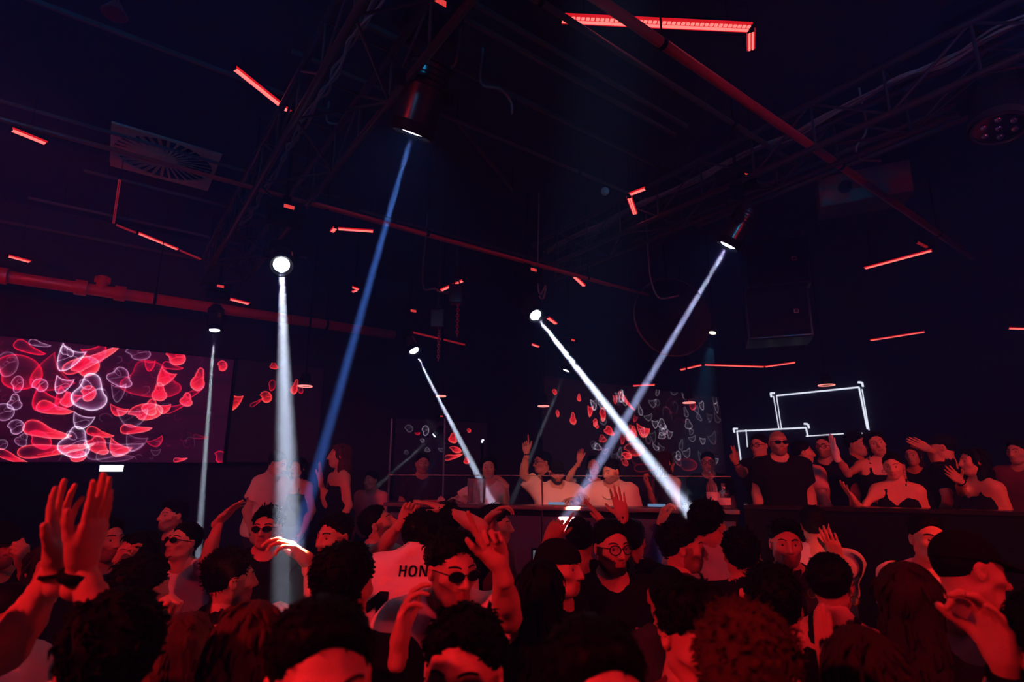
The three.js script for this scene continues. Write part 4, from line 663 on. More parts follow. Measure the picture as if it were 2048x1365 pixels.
// ---------------------------------------------------------------- a person
const SKINS = [[0.50, 0.30, 0.21], [0.42, 0.235, 0.155], [0.30, 0.16, 0.10], [0.56, 0.36, 0.27]];
const HC = { black: [0.003, 0.003, 0.004], brown: [0.025, 0.014, 0.009], auburn: [0.06, 0.026, 0.016], grey: [0.2, 0.19, 0.18] };
const skinMat = mat('skin', { color: 0xffffff, vertexColors: true, roughness: 0.52 });
const hairMat = (c, st) => mat('hair_' + c, { color: rgb(...HC[c]), roughness: 0.55, specularIntensity: 0.10 });
const cloth = (c) => { const k = c.map((x) => x.toFixed(3)).join('_'); return mat('cloth_' + k, { color: rgb(...c), roughness: 0.9, specularIntensity: 0.14, bumpMap: fine, bumpScale: 0.0006 }); };
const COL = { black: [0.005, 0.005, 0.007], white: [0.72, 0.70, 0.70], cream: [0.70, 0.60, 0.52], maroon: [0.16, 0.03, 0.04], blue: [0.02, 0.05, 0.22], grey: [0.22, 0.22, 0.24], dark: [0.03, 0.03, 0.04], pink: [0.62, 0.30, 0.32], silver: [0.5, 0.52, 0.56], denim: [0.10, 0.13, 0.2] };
const torusHoop = (r, rr, seg = 24) => new THREE.TorusGeometry(r, rr, 8, seg);
const font = await new FontLoader().loadAsync('fonts/droid/droid_sans_bold.typeface.json');
function person(o) {
  const f = o.f ? 1 : 0, fl = o.fl || 0, Hd = o.t ? at(o.x, o.y, o.t) : atY(o.x, o.y, fl + (o.hc || 1.65)), T = Hd.distanceTo(CAM);
  const s = o.s || (Hd.y - fl) / 1.63, D = Math.PI / 180, yaw = Math.atan2(CAM.x - Hd.x, CAM.z - Hd.z) + (o.yaw || 0) * D;
  const lean = o.lean || [0, 0.02], L3 = V(lean[0], 0, lean[1]), wl = L3.clone().applyAxisAngle(UPV, yaw);
  const g = thing('person', o.label, 'person', V(Hd.x - wl.x, fl, Hd.z - wl.z), o.group || 'club guests'); g.rotation.y = yaw;
  const inv = (p) => p.clone().sub(g.position).applyAxisAngle(UPV, -yaw), invD = (d) => d.clone().applyAxisAngle(UPV, -yaw);
  const drop = Hd.y - fl - 1.63 * s;                                           // below zero where the knees are bent
  const J = (x, y, z = 0) => { const k = Math.max(0, Math.min(1, (y - 0.85) / 0.78)), q = Math.max(0, Math.min(1, y / 0.9)), hu = o.hunch || 0; return V(x * s + lean[0] * k, y * s + drop * q + hu * Math.max(0, Math.min(1, (y - 0.8) / 0.5)), z * s + lean[1] * k * (hu ? 0.4 : 1) - 0.01); };
  const gi = (o.g || 1) * s, sw = f ? 0.158 : 0.185;
  const head = inv(Hd), hq = new THREE.Quaternion().setFromEuler(new THREE.Euler((o.pit || 0) * D, ((o.hy ?? o.yaw ?? 0) - (o.yaw || 0)) * D, (o.roll || 0) * D, 'YXZ')), hs = s * (f ? 0.95 : 0.99);
  const hp = (x, y, z) => V(x * hs, y * hs, z * hs).applyQuaternion(hq).add(head);
  const torso = f ? [
    [J(-0.082, 0.94), J(0.082, 0.94), 0.112 * gi, 0.112 * gi, 0.06], [J(-0.05, 1.09), J(0.05, 1.09), 0.092 * gi, 0.092 * gi, 0.08], [J(-0.065, 1.24), J(0.065, 1.24), 0.1 * gi, 0.1 * gi, 0.08], [J(-0.095, 1.37), J(0.095, 1.37), 0.066 * gi, 0.066 * gi, 0.07],
    [J(-0.07, 1.235 + (o.bust || 0), 0.075), J(-0.072, 1.225 + (o.bust || 0), 0.085), 0.062 * gi, 0.06 * gi, 0.025], [J(0.07, 1.235 + (o.bust || 0), 0.075), J(0.072, 1.225 + (o.bust || 0), 0.085), 0.062 * gi, 0.06 * gi, 0.025]] : [
    [J(-0.07, 0.95), J(0.07, 0.95), 0.112 * gi, 0.112 * gi, 0.06], [J(-0.06, 1.08), J(0.06, 1.08), 0.108 * gi, 0.108 * gi, 0.08], [J(-0.085, 1.26), J(0.085, 1.26), 0.118 * gi, 0.118 * gi, 0.08], [J(-0.115, 1.38), J(0.115, 1.38), 0.078 * gi, 0.078 * gi, 0.08]];
  const neck = [[J(0, 1.43, -0.015), hp(0, -0.09, -0.03), (f ? 0.052 : 0.062) * s, (f ? 0.044 : 0.053) * s, 0.05]];
  const traps = [-1, 1].map((k) => [J(k * sw * 0.8, 1.42, -0.01), J(k * 0.02, 1.50, -0.015), 0.042 * gi, 0.04 * gi, 0.05]);
  const arms = [], hands = [], armPts = [];
  for (const sg of [1, -1]) {
    const a = sg > 0 ? o.L : o.R, S = J(sg * sw, 1.415, 0), l1 = 0.285 * s, l2 = 0.255 * s; let E, W, fd, pn, pose = 'relax', vis = !!a;
    const hsz = s * (f ? 0.92 : 1.02);
    if (!a) { E = J(sg * (sw + 0.05), 1.15, -0.04); W = J(sg * (sw + 0.03), 0.93, 0.08); fd = W.clone().sub(E).normalize(); pn = V(-sg, 0, 0.2); }
    else {
      const Hw = at(...a.p), cam = CAM.clone().sub(Hw).normalize(), an = (a.d?.[0] ?? 90) * D, tow = a.d?.[1] || 0;
      fd = invD(V(Math.cos(an), Math.sin(an), 0).addScaledVector(cam, tow).normalize());
      const N = { c: cam, a: cam.clone().negate(), l: V(-1, 0, 0), r: V(1, 0, 0), u: V(0, 1, 0), d: V(0, -1, 0) }; pn = invD(N[a.n || 'c'] || N.c); pose = a.pose || 'open';
      W = inv(Hw).addScaledVector(fd, -0.07 * hsz);
      const solve = () => { const dv = W.clone().sub(S); let dl = dv.length(); const mx = (l1 + l2) * 0.985; if (dl > mx) { W = S.clone().addScaledVector(dv, mx / dl); dl = mx; }
      const pole = a.e ? inv(at(...a.e)).sub(S) : V(sg * 0.45, -1, -0.25), u = W.clone().sub(S).normalize(); pole.addScaledVector(u, -pole.dot(u)).normalize();
      const ca = (l1 * l1 + dl * dl - l2 * l2) / (2 * l1 * dl), x = Math.max(-1, Math.min(1, ca)); E = S.clone().addScaledVector(u, l1 * x).addScaledVector(pole, l1 * Math.sqrt(1 - x * x)); };
      solve(); for (let it = 0; it < 3; it++) { const fv = W.clone().sub(E).normalize(), ang = fv.angleTo(fd), mxA = 0.7; if (ang <= mxA + 0.02) break; const tgt = fv.clone().applyAxisAngle(V().crossVectors(fv, fd).normalize(), mxA); fd = tgt; W = inv(Hw).addScaledVector(fd, -0.07 * hsz); solve(); }
    }
    const fk = f ? 0.82 : 1;
    arms.push([J(sg * sw * 0.72, 1.395, 0), S, 0.06 * gi * fk, 0.055 * gi * fk, 0.06], [S, E, 0.054 * gi * fk, 0.041 * gi * fk, 0.04], [E, E.clone().lerp(W, 0.35), 0.041 * gi * fk, 0.042 * gi * fk, 0.03], [E.clone().lerp(W, 0.35), W, 0.042 * gi * fk, 0.027 * s * fk, 0.03]);
    armPts.push([S, E, W]);
    const zn = pn.addScaledVector(fd, -pn.dot(fd)); if (zn.length() < 0.05) zn.set(0.3, 0.2, 1).addScaledVector(fd, -fd.dot(V(0.3, 0.2, 1))); zn.normalize();
    const bm = new THREE.Matrix4().makeBasis(V().crossVectors(fd, zn), fd, zn).scale(V(hsz, hsz, hsz)).setPosition(W);
    hands.push({ geo: handGeo(pose, !vis ? 0.011 : T < 1.7 ? 0.0038 : T < 3.2 ? 0.005 : 0.007, sg > 0).clone().applyMatrix4(bm), bm });
  }
  const legs = []; for (const k of [-1, 1]) { const bend = Math.max(0, -drop) * 0.9; legs.push([J(k * 0.085, 0.92), J(k * 0.095, 0.5, 0.02 + bend), 0.088 * gi, 0.058 * gi, 0.05], [J(k * 0.095, 0.5, 0.02 + bend), J(k * 0.1, 0.09, -0.02), 0.058 * gi, 0.04 * gi, 0.04], [J(k * 0.1, 0.045, -0.03), J(k * 0.11, 0.038, 0.13), 0.042 * s, 0.036 * s, 0.03]); }
  const all = [...torso, ...neck, ...traps, ...arms, ...legs], cell = T < 1.7 ? 0.02 : T < 3.2 ? 0.025 : 0.03, [lo, hi] = boundsOf(all, 0.04); lo[1] = Math.min(lo[1], -0.03);
  const faceless = Math.abs(o.hy ?? o.yaw ?? 0) > 140;
  const bodyF = capF(all, 0, (d, x, y) => Math.max(d, 0.002 - y)), sk = SKINS[o.skin || 0];
  const bg = nets(bodyF.field, lo, hi, cell), hg = headGeo(f, faceless ? (T < 1.7 ? 0.006 : 0.009) : T < 1.7 ? 0.0036 : T < 2.6 ? 0.0047 : T < 4.2 ? 0.006 : 0.0075).clone(), hcol = HC[o.hc0 || 'black'];
  const paint = (geo, fn) => { const p = geo.attributes.position, c = new Float32Array(p.count * 3); for (let i = 0; i < p.count; i++) c.set(fn ? fn(p.getX(i), p.getY(i), p.getZ(i)) : sk, i * 3); geo.setAttribute('color', new THREE.BufferAttribute(c, 3)); return geo; };
  const hm = new THREE.Matrix4().compose(head, hq, V(hs, hs, hs));
  paint(hg, (x, y, z) => headColor(x, y, z, sk, hcol, o.beard, f, o.hair === 'bald' ? 1 : 0)).applyMatrix4(hm);
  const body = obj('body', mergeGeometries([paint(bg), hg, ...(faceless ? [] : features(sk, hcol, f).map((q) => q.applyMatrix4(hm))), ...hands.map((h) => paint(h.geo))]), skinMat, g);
  const put = (name, geo, m, par) => { const q = obj(name, geo, m, par || g); if (!par) { q.position.copy(head); q.quaternion.copy(hq); q.scale.setScalar(hs); } return q; };
  // hair and things worn on the head
  if (o.hair && o.hair !== 'bald') put('hair', hairGeo(o.hair, T < 1.7 ? 0.0055 : T < 3 ? 0.0075 : 0.0095), hairMat(o.hc0 || 'black'));
  for (const a of o.acc || []) {
    if (a === 'beanie') put('beanie', hairGeo('beanie', 0.005), cloth(COL.black));
    if (a === 'cap') put('cap', hairGeo('cap', 0.004), cloth(COL.black));
    if (a === 'sunglasses' || a === 'glasses') {
      const dark = a === 'sunglasses', fr = []; for (const k of [-1, 1]) { fr.push(new THREE.TorusGeometry(0.024, 0.0028, 6, 20).scale(1.12, dark ? 0.72 : 0.9, 1).rotateY(k * 0.24).translate(k * 0.033, 0.001, 0.103), rod(V(k * 0.06, 0.008, 0.094), V(k * 0.083, 0.006, -0.01), 0.0025, 6)); }
      fr.push(rod(V(-0.009, 0.006, 0.108), V(0.009, 0.006, 0.108), 0.0025, 6));
      const q = put(dark ? 'sunglasses' : 'glasses', fr, M.gloss); for (const k of [-1, 1]) { const ln = new THREE.CylinderGeometry(0.0235, 0.0235, 0.003, 20).rotateX(Math.PI / 2).scale(1.12, dark ? 0.72 : 0.9, 1).rotateY(k * 0.24).translate(k * 0.033, 0.001, 0.103); put('lens', ln, dark ? M.lens : M.glass, q); }
    }
    if (a === 'earring') for (const k of [-1, 1]) put('earring', torusHoop(0.017, 0.0022).translate(k * 0.084, -0.058, -0.012), M.gold);
    if (a === 'headphones') { const q = put('headphones', [new THREE.TorusGeometry(0.105, 0.008, 8, 30, Math.PI).translate(0, 0.03, -0.03)], M.gloss); for (const k of [-1, 1]) put('ear_pad', new THREE.CylinderGeometry(0.036, 0.036, 0.03, 20).rotateZ(Math.PI / 2).translate(k * 0.1, 0.01, -0.02), M.gloss, q); }
    if (a === 'necklace') obj('necklace', torusHoop(0.085 * s, 0.0035, 40).scale(1, 1.35, 1).rotateX(-1.0).translate(J(0, 1.425, 0.075).x, J(0, 1.415, 0).y, J(0, 1.42, 0.075).z), M.gold, g);
    if (a.startsWith('wrist')) { const [, side, kind] = a.split(':'), h = hands[side === 'L' ? 0 : 1], b = obj(kind === 'watch' ? 'watch' : 'bracelet', torusHoop(0.033, kind === 'band' ? 0.008 : 0.005).scale(1, 0.92, kind === 'band' ? 1.5 : 1).rotateX(Math.PI / 2).translate(0, -0.024, 0).applyMatrix4(h.bm), kind === 'chrome' || kind === 'watch' ? M.chrome : M.black, g); if (kind === 'watch') obj('dial', new THREE.CylinderGeometry(0.017, 0.017, 0.009, 20).rotateX(Math.PI / 2).translate(0, -0.024, -0.034).applyMatrix4(h.bm), M.steel, b); if (kind === 'chrome') obj('bead', [0, 1, 2, 3, 4, 5].map((i) => new THREE.SphereGeometry(0.007, 8, 6).translate(0.036 * Math.cos(i), -0.04, 0.034 * Math.sin(i)).applyMatrix4(h.bm)), M.chrome, b); }
    if (a.startsWith('glove')) obj('glove', handGeo('flat', 0.0055, false).clone().scale(1.12, 1.06, 1.25).applyMatrix4(hands[1].bm), cloth(COL.white), g);
  }
  // top
  const tp = o.top || ['tee', 'black'], kind = tp[0], col = cloth(COL[tp[1]] || tp[1]), inf = o.loose || (f ? 0.008 : 0.014);
  const bare = kind === 'tank' || kind === 'bra', core = capF([...torso, ...traps, ...(bare ? [] : [arms[0], arms[4]])], inf), sl = [];
  if (!bare) armPts.forEach(([S, E, W], i) => {
    const fk = f ? 0.82 : 1, r0 = 0.054 * gi * fk + inf + 0.008, long = kind !== 'tee', end = long ? W.clone().lerp(E, 0.06) : S.clone().lerp(E, o.sleeve || 0.62), dir = (long ? W.clone().sub(E) : E.clone().sub(S)).normalize();
    const list = long ? [[S, E, r0, 0.041 * gi * fk + 0.016, 0.03], [E, W, 0.041 * gi * fk + 0.016, 0.036 * s, 0.03]] : [[S, E, r0, r0 * 0.98 + 0.004, 0.03]], c = capF(list); sl.push({ c, end, dir });
  });
  const nk = J(0, 1.52, 0.022), nr = (o.neckR || (kind === 'shirt' ? 0.07 : 0.08)) * s, hem = J(0, kind === 'bra' ? 1.14 : 0.86).y, yc = J(0, kind === 'bra' ? 1.345 : 1.34).y, ph = (o.x * 0.37) % 6.28;
  const sf = (x, y, z) => {
    let d = core.full(x, y, z);
    for (const q of sl) { const e = Math.max(q.c.full(x, y, z), (x - q.end.x) * q.dir.x + (y - q.end.y) * q.dir.y + (z - q.end.z) * q.dir.z); d = smin(d, e, 0.035); }
    d -= 0.0045 * Math.sin(y * 46 + 4 * Math.sin(x * 13 + ph) + z * 11) * Math.sin(x * 19 + y * 7 + ph) + 0.003 * Math.sin(x * 31 - y * 21 + z * 27 + ph);
    d = Math.max(d, hem - y);
    if (bare) d = Math.max(d, Math.min(y - yc + (kind === 'bra' ? 0.06 * s * Math.max(0, 1 - Math.abs(x - lean[0] * 0.6) / (0.06 * s)) : 0) - (f ? 0 : 0.03), Math.abs(Math.abs(x - lean[0] * 0.6) - 0.08 * s) - 0.013));
    else d = Math.max(d, nr - Math.hypot(x - nk.x, (y - nk.y) * 0.9, (z - nk.z) * 1.05));
    return d;
  };
  const blo = boundsOf([...torso, ...traps, ...arms], 0.05), sg2 = nets((x, y, z, r) => { const d = sf(x, y, z); return Math.abs(d) > r * 1.4 + 0.02 ? d : sf; }, [blo[0][0], hem - 0.06, blo[0][2]], blo[1], T < 1.7 ? 0.015 : T < 3.2 ? 0.018 : 0.022);
  const shirt = obj(kind === 'tank' || kind === 'bra' ? 'top' : kind === 'jacket' ? 'jacket' : 'shirt', sg2, col, g);
  if (kind === 'shirt' || kind === 'jacket' || o.collar) { const c = new THREE.LatheGeometry([[0.078, -0.03], [0.072, 0.012], [0.066, 0.022], [0.064, 0.01], [0.07, -0.03]].map((p) => new THREE.Vector2(p[0] * s, p[1] * s)), 28, 0.45, Math.PI * 2 - 0.9).rotateX(0.18), q = J(0, 1.485, 0.0); obj('collar', c.translate(q.x, q.y, q.z), col, shirt); }
  // lettering laid on the cloth
  const snap = (q, dir, off) => { for (let i = 0; i < 24; i++) { const d = sf(q.x, q.y, q.z); if (Math.abs(d) < 0.0008) break; q.addScaledVector(dir, d * 0.8); } return q.addScaledVector(dir, -off); };
  for (const [txt, size, px, py, back, c] of o.print || []) {
    const geo = new TessellateModifier(0.018, 7).modify(new THREE.ShapeGeometry(txt === '' ? [[0, 0.4, 0.45, 1], [0.05, 0, 0.5, 0.3], [0.55, 0.4, 1.6, 0.9]].map(([x0, y0, x1, y1]) => new THREE.Shape([[x0, y0], [x1, y0], [x1, y1], [x0, y1]].map(([u, v]) => new THREE.Vector2(u * size, v * size)))) : font.generateShapes(txt, size), 5)); geo.computeBoundingBox(); const w = geo.boundingBox.max.x; const p = geo.attributes.position, dir = V(0, 0, back ? 1 : -1);
    for (let i = 0; i < p.count; i++) { const lx = (p.getX(i) - w / 2) * (back ? -1 : 1) + px, q = snap(J(0, py).add(V(lx, p.getY(i), back ? -0.25 : 0.3)), dir, 0.005); p.setXYZ(i, q.x, q.y, q.z); }
    geo.computeVertexNormals(); const pm = cloth(COL[c || 'black']).clone(); pm.side = THREE.DoubleSide; pm.name = 'print_' + (c || 'black'); obj('print', geo, pm, shirt);
  }
  const lp = [...legs.filter((_, i) => i % 3 < 2), torso[0]], lb = boundsOf(lp, 0.05), lf = capF(lp, 0.012), wa = J(0, 1.0).y;
  obj('trousers', nets((x, y, z, r) => { const q = lf.field(x, y, z, r); return typeof q === 'number' ? q : (a, b, c) => Math.max(q(a, b, c), b - wa, 0.05 - b); }, lb[0], [lb[1][0], wa + 0.08, lb[1][2]], 0.03), cloth(COL[o.pants || 'dark']), g);
  return { g, hands, J, head, s };
}
// ---------------------------------------------------------------- the crowd on the floor
const P = [];
const add = (label, o) => { P.push(person({ label, ...o })); return P[P.length - 1]; };
add('clapping guest at the left edge, both red-lit arms raised', { x: -130, y: 1300, hc: 1.66, yaw: 120, hair: 'short', top: ['tee', 'white'], L: { p: [118, 1068, 1.38], d: [100, 0], n: 'r', pose: 'open', e: [60, 1400, 1.5] }, R: { p: [184, 1064, 1.26], d: [70, 0.1], n: 'l', pose: 'flat', e: [190, 1330, 1.2] }, acc: ['wrist:R:band', 'wrist:L:cord'] });
add('guest with a shaved head low at the left edge', { x: 22, y: 1232, t: 1.95, yaw: 60, hair: 'buzz', skin: 1, top: ['tee', 'white'] });
add('guest in a black cap at the left edge, fist raised', { x: 2, y: 1092, hc: 1.62, yaw: 20, hair: 'buzz', acc: ['cap'], beard: 1, L: { p: [40, 1098, 2.75], pose: 'fist', d: [100, 0], n: 'l', e: [70, 1190, 2.7] } });
add('woman half hidden behind the clapping arms', { x: 92, y: 1138, hc: 1.55, f: 1, yaw: 20, hair: 'long', hc0: 'brown' });
add('man with heavy brows right of the clapping hands', { x: 213, y: 1080, hc: 1.63, yaw: 35, hair: 'short', beard: 1 });
add('woman in profile with her hand raised to her face', { x: 270, y: 1106, hc: 1.58, f: 1, yaw: -50, hy: -62, hair: 'long', R: { p: [247, 1112, 2.95], pose: 'relax', d: [70, 0.2], n: 'r', e: [235, 1190, 2.9] } });
add('man in profile facing left, farthest back on the left', { x: 345, y: 1033, hc: 1.64, yaw: -62, pit: -6, hair: 'quiff', beard: 1 });
add('man in sunglasses leaning back, arm flung to the right', { x: 366, y: 1085, hc: 1.57, yaw: -30, hy: -52, pit: -14, hair: 'short', top: ['tee', 'white'], acc: ['sunglasses'], L: { p: [458, 1024, 3.45], pose: 'open', d: [45, 0.2], n: 'd', e: [415, 1090, 3.3] } });
add('curly-haired man in black facing right, hand with rings out', { x: 462, y: 1160, hc: 1.57, yaw: 105, hy: 108, hair: 'curly', beard: 1, R: { p: [548, 1217, 2.15], pose: 'grip', d: [15, 0.3], n: 'd', e: [480, 1250, 2.1] }, acc: ['wrist:R:chrome'] });
add('dark-haired guest from behind at the lower left', { x: 222, y: 1325, hc: 1.66, yaw: 175, hair: 'thick' });
add('woman with long straight hair at the lower left', { x: 372, y: 1298, hc: 1.49, f: 1, yaw: 150, hair: 'long', hc0: 'auburn' });
add('woman with glossy reddish hair bending at the bottom left', { x: 500, y: 1308, hc: 1.60, f: 1, yaw: 165, hair: 'bob', hc0: 'auburn', pit: 20 });
add('guest in black raising a loose fist before the dark crowd', { x: 285, y: 1180, hc: 1.58, yaw: 130, hair: 'thick', L: { p: [332, 1205, 2.0], pose: 'fist', d: [50, 0.2], n: 'd', e: [270, 1260, 2.0] } });
add('man in sunglasses and black shirt left of the lit hand', { x: 534, y: 1056, hc: 1.67, yaw: -12, hy: -18, hair: 'thick', acc: ['sunglasses'] });
add('man with slick hair looking left beside the lit hand', { x: 668, y: 1075, hc: 1.66, yaw: -35, hy: -48, hair: 'slick', beard: 1 });
add('dark-haired guest from behind whose hand glows in the beam', { x: 690, y: 1175, hc: 1.67, yaw: 160, hy: 150, hair: 'thick', L: { p: [590, 1098, 2.1], pose: 'relax', d: [140, 0.35], n: 'd', e: [640, 1330, 1.95] }, acc: ['wrist:L:chrome'] });
add('man at the bottom edge with a broad red forehead', { x: 640, y: 1372, hc: 1.69, yaw: 12, hair: 'short', s: 1.03 });
add('dark-haired man facing us at the bottom centre', { x: 925, y: 1350, hc: 1.61, yaw: -14, hair: 'thick', beard: 1, top: ['tee', 'black'] });
add('man in sunglasses and printed white tee, finger raised', { x: 905, y: 1140, hc: 1.68, yaw: 14, hy: 26, pit: 5, hair: 'thick', beard: 1, top: ['tee', 'white'], acc: ['sunglasses'], loose: 0.02, hunch: 0.03, lean: [0, 0.08], print: [['#U', 0.07, -0.1, 1.24, 0, 'black']], L: { p: [982, 1085, 1.75], pose: 'point', d: [112, 0.1], n: 'c', e: [1050, 1230, 1.6] }, R: { p: [805, 1235, 1.66], pose: 'relax', d: [85, 0], n: 'r', e: [790, 1420, 1.7] } });
add('man in a white football shirt from behind', { x: 845, y: 1082, hc: 1.70, yaw: 168, hair: 'thick', top: ['tee', 'white'], loose: 0.02, hunch: 0.09, lean: [0, 0.12], print: [['HON', 0.045, 0.0, 1.42, 1, 'black'], ['10', 0.24, 0.05, 1.16, 1, 'black']] });
add('bearded man tipping his head back, fist high', { x: 757, y: 1050, hc: 1.67, yaw: 50, hy: 80, pit: -24, hair: 'short', beard: 1, top: ['tee', 'white'], R: { p: [832, 1005, 3.3], pose: 'fist', d: [62, 0], n: 'c', e: [800, 1090, 3.3] } });
add('dark figure with a bangled arm reaching left over the crowd', { x: 893, y: 1052, hc: 1.70, yaw: 176, hair: 'thick', R: { p: [870, 1012, 3.35], pose: 'open', d: [160, 0], n: 'd', e: [930, 1060, 3.3] }, acc: ['wrist:R:cord'] });
add('man in maroon with one arm folded over his head', { x: 992, y: 1052, hc: 1.66, yaw: 70, hy: 84, hair: 'thick', top: ['tee', 'maroon'], L: { p: [1000, 1016, 3.5], pose: 'relax', d: [5, 0], n: 'd', e: [925, 1030, 3.4] } });
add('guest with a dark bun from behind, finger pointing up', { x: 1160, y: 1078, hc: 1.64, yaw: 178, hair: 'bun', skin: 2, L: { p: [1112, 1058, 2.85], pose: 'point', d: [55, 0], n: 'a', e: [1070, 1140, 2.9] } });
add('guest in a black beanie facing right', { x: 1122, y: 1136, hc: 1.60, yaw: 60, hair: 'buzz', acc: ['beanie'] });
add('woman with long straight black hair from behind, centre', { x: 1082, y: 1185, hc: 1.60, f: 1, yaw: 176, hair: 'long' });
add('bearded man in glasses and black tee, centre right', { x: 1224, y: 1096, hc: 1.66, yaw: 20, hy: 26, hair: 'short', beard: 2, acc: ['glasses'], print: [['', 0.028, 0.08, 1.27, 0, 'pink']] });
add('guest hidden behind the bearded man, both hands up', { x: 1262, y: 1082, hc: 1.62, yaw: 172, hair: 'short', L: { p: [1198, 1034, 3.2], pose: 'flat', d: [175, 0.1], n: 'd', e: [1215, 1120, 3.2] }, R: { p: [1241, 1014, 3.3], pose: 'open', d: [100, 0], n: 'a', e: [1260, 1110, 3.3] } });
add('curly-haired guest in blue, hair caught by the white beam', { x: 1388, y: 1045, hc: 1.66, yaw: 170, hair: 'curly', hc0: 'brown', top: ['long', 'blue'], L: { p: [1326, 1024, 3.85], pose: 'grip', d: [75, 0.1], n: 'r', e: [1300, 1075, 3.7] }, acc: ['wrist:L:cord'] });
add('man in black in profile facing right, before the pink tee', { x: 1366, y: 1096, hc: 1.64, yaw: 110, hy: 98, hair: 'thick', beard: 1, top: ['tee', [0.05, 0.035, 0.045]] });
add('man in a pink-lit white tee from behind by the booth', { x: 1418, y: 1050, hc: 1.72, yaw: 172, hy: 150, hair: 'thick', top: ['tee', 'white'], loose: 0.02 });
add('guest with a close-cropped head from behind', { x: 1338, y: 1192, hc: 1.57, yaw: 182, hair: 'buzz', skin: 1, top: ['tee', 'dark'] });
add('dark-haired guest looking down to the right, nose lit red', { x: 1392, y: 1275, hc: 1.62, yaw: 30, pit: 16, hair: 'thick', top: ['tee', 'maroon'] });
add('guest with tousled brown hair at the bottom edge', { x: 1500, y: 1372, hc: 1.66, yaw: 170, hair: 'curly', hc0: 'auburn', pit: 14 });
add('young man in a dark collared jacket, face half lit', { x: 1572, y: 1088, hc: 1.63, yaw: -4, hy: 10, hair: 'quiff', beard: 1, top: ['jacket', 'dark'] });
add('dark figure from behind between the pink tee and the jacket', { x: 1484, y: 1112, hc: 1.62, yaw: 180, hair: 'thick' });
add('guest in a silvery top from behind, hand raised red', { x: 1630, y: 1052, hc: 1.66, yaw: 176, hair: 'short', top: ['long', 'silver'], R: { p: [1664, 1092, 3.2], pose: 'relax', d: [100, 0], n: 'a', e: [1690, 1180, 3.2] } });
add('woman with pinned-up hair and bare nape from behind', { x: 1664, y: 1165, hc: 1.60, f: 1, yaw: 168, hy: 160, hair: 'updo', top: ['tank', 'black'], acc: ['earring'] });
add('guest at the bottom holding two hands together', { x: 1725, y: 1362, hc: 1.58, f: 1, yaw: -160, hair: 'bob', hc0: 'brown', L: { p: [1655, 1312, 1.3], pose: 'flat', d: [95, 0], n: 'r', e: [1660, 1450, 1.3] } });
add('moustached man in white behind the long-haired woman', { x: 1856, y: 1078, hc: 1.66, yaw: 10, hy: 24, hair: 'short', beard: 3, top: ['tee', 'white'] });
add('woman with long shiny hair from behind on the right', { x: 1822, y: 1205, hc: 1.64, f: 1, yaw: 172, hair: 'long', hc0: 'brown' });
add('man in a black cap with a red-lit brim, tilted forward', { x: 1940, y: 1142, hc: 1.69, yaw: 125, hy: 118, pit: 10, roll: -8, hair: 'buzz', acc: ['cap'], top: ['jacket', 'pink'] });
add('guest at the right edge pinching thumb and finger, bracelets on', { x: 2135, y: 1318, hc: 1.66, yaw: -150, hair: 'thick', L: { p: [1992, 1262, 1.2], pose: 'pinch', d: [95, 0.1], n: 'l', e: [2010, 1480, 1.3] }, acc: ['wrist:L:band', 'wrist:L:chrome'] });
add('dark-haired guest from behind with a red-lit neck', { x: 1548, y: 1212, hc: 1.60, yaw: 184, hair: 'thick' });
add('guest whose hair just rises over the bottom edge', { x: 1195, y: 1412, hc: 1.66, yaw: 20, hair: 'short' });
// ---------------------------------------------------------------- guests on the stage and the DJs
const onS = { fl: STAGE };
add('man in a cream tee bending towards a woman on the stage', { ...onS, x: 556, y: 928, t: 6.2, yaw: 55, lean: [0.02, 0.16], pit: 20, hair: 'short', top: ['tee', 'cream'], loose: 0.03 });
add('woman in dark straps facing the bending man', { ...onS, x: 596, y: 936, t: 6.45, f: 1, yaw: -40, hair: 'long', top: ['tank', 'black'] });
add('woman in a black top with long hair, hand raised before her', { ...onS, x: 678, y: 912, t: 6.0, f: 1, yaw: -70, hy: -85, hair: 'long', hc0: 'auburn', top: ['tank', 'black'], R: { p: [641, 948, 5.85], pose: 'flat', d: [95, 0], n: 'l', e: [652, 995, 5.9] } });
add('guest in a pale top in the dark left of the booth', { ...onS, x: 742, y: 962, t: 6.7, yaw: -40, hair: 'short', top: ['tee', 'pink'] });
add('man in the dark behind the glass partition', { ...onS, x: 845, y: 928, t: 7.0, yaw: 10, hair: 'short', top: ['tee', 'dark'], pants: 'denim' });
add('woman in a white top behind the left of the booth', { ...onS, x: 977, y: 936, t: 6.0, f: 1, yaw: 0, hair: 'long', top: ['tee', 'white'], R: { p: [945, 995, 5.75], pose: 'grip', d: [-60, 0.3], n: 'd', e: [940, 985, 5.9] }, L: { p: [1000, 957, 5.7], pose: 'grip', d: [140, 0.2], n: 'd', e: [1010, 1000, 5.8] } });
add('man in glasses in profile behind the DJ in the cap', { ...onS, x: 1084, y: 926, t: 6.7, yaw: -60, hair: 'short', acc: ['glasses'] });
add('bearded DJ in a black cap and cream tee, finger raised', { ...onS, x: 1114, y: 946, t: 5.85, yaw: 4, hy: 10, pit: 10, hair: 'buzz', beard: 2, acc: ['cap', 'wrist:R:cord'], top: ['tee', 'cream'], loose: 0.03, sleeve: 0.75, g: 1.08, R: { p: [1052, 892, 5.75], pose: 'point', d: [95, 0], n: 'c', e: [1045, 970, 5.8] }, L: { p: [1138, 1000, 5.45], pose: 'relax', d: [-70, 0.5], n: 'd', e: [1160, 1000, 5.8] } });
add('woman behind the DJs with one arm raised', { ...onS, x: 1188, y: 932, t: 6.7, f: 1, yaw: -10, hair: 'bob', R: { p: [1160, 912, 6.5], pose: 'relax', d: [80, 0], n: 'c', e: [1150, 960, 6.6] } });
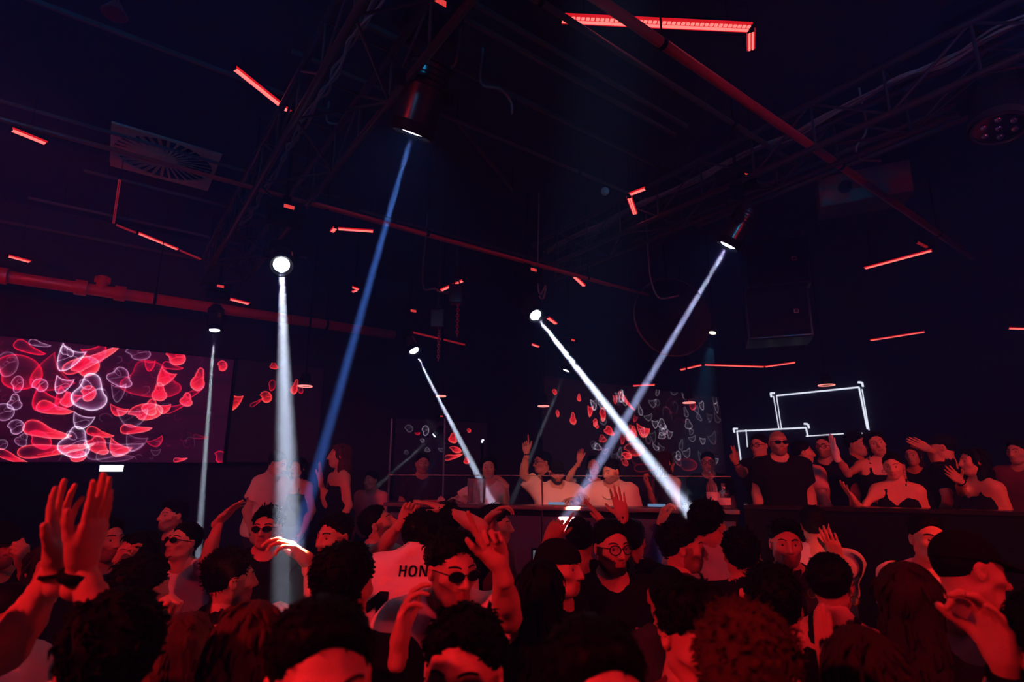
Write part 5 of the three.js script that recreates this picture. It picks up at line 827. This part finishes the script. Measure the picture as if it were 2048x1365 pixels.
add('DJ in a cream tee with a long necklace looking left', { ...onS, x: 1222, y: 944, t: 5.75, yaw: -14, hy: -42, pit: 12, hair: 'slick', beard: 1, acc: ['necklace', 'earring'], top: ['tee', 'cream'], loose: 0.03, sleeve: 0.75, g: 1.1, R: { p: [1165, 992, 5.5], pose: 'relax', d: [-100, 0.4], n: 'd', e: [1172, 1000, 5.8] } });
add('long-haired woman behind the booth under the bright beam', { ...onS, x: 1332, y: 925, t: 6.4, f: 1, yaw: 130, hair: 'long', hc0: 'brown', top: ['tank', 'dark'], L: { p: [1290, 962, 6.2], pose: 'grip', d: [120, 0], n: 'r', e: [1300, 1010, 6.2] } });
add('smiling man in glasses by the screen behind the booth', { ...onS, x: 1416, y: 926, t: 6.9, yaw: -5, hair: 'short', acc: ['glasses'] });
// ---------------------------------------------------------------- guests on the terrace
const onV = { fl: VIP };
add('bald man in sunglasses and a black polo shirt', { ...onV, x: 1557, y: 886, t: 5.3, yaw: 8, hy: 16, hair: 'bald', beard: 1, acc: ['sunglasses'], top: ['tee', 'black'], g: 1.08 });
add('man in a pink tee turned away beside the bald man', { ...onV, x: 1606, y: 906, t: 5.65, yaw: 120, hy: 100, lean: [0, -0.1], hair: 'short', top: ['tee', 'pink'] });
add('tattooed guest with a raised hand at the end of the booth', { ...onV, x: 1518, y: 892, t: 6.0, yaw: -30, hair: 'short', acc: ['glasses', 'wrist:R:cord'], R: { p: [1467, 912, 5.7], pose: 'two', d: [100, 0], n: 'c', e: [1490, 975, 5.8] } });
add('man in glasses between the pink tee and the white glove', { ...onV, x: 1648, y: 894, t: 5.9, yaw: -20, hair: 'buzz', acc: ['glasses'], beard: 1 });
add('dark-haired woman swinging a white-gloved hand', { ...onV, x: 1752, y: 888, t: 5.3, f: 1, yaw: 10, roll: 12, hair: 'long', top: ['tank', 'black'], R: { p: [1668, 896, 5.1], pose: 'flat', d: [100, 0], n: 'r', e: [1690, 958, 5.1] }, acc: ['glove'] });
add('guest in profile behind the white-gloved hand', { ...onV, x: 1714, y: 890, t: 6.0, yaw: 60, hair: 'thick' });
add('smiling woman in a sheer black bralette with earrings', { ...onV, x: 1786, y: 932, t: 4.5, f: 1, yaw: -8, pit: 10, hair: 'updo', top: ['bra', 'black'], acc: ['earring'], s: 0.9, bust: 0.04, R: { p: [1696, 985, 4.35], pose: 'open', d: [125, 0.2], n: 'r', e: [1722, 1050, 4.5] } });
add('man in a black cap seen from the side with a hand up', { ...onV, x: 1884, y: 896, t: 5.1, yaw: -110, hy: -95, hair: 'buzz', acc: ['cap'], top: ['tee', 'black'], R: { p: [1828, 880, 4.9], pose: 'flat', d: [150, 0], n: 'a', e: [1835, 945, 5.0] } });
add('woman in a black strap top at the right, hand spread', { ...onV, x: 1946, y: 924, t: 4.5, f: 1, yaw: -45, hy: -62, hair: 'long', top: ['tank', 'black'], s: 0.94, R: { p: [1908, 952, 4.25], pose: 'open', d: [135, 0.2], n: 'c', e: [1925, 1035, 4.3] }, acc: ['wrist:R:cord'] });
add('guest in the dark at the far right edge of the terrace', { ...onV, x: 2035, y: 905, t: 5.4, yaw: -30, hair: 'short', top: ['tee', 'maroon'] });
add('woman with dark hair between the cap and the bralette', { ...onV, x: 1826, y: 912, t: 5.9, f: 1, yaw: -20, hair: 'long', hc0: 'brown' });

renderer.render(scene, camera);
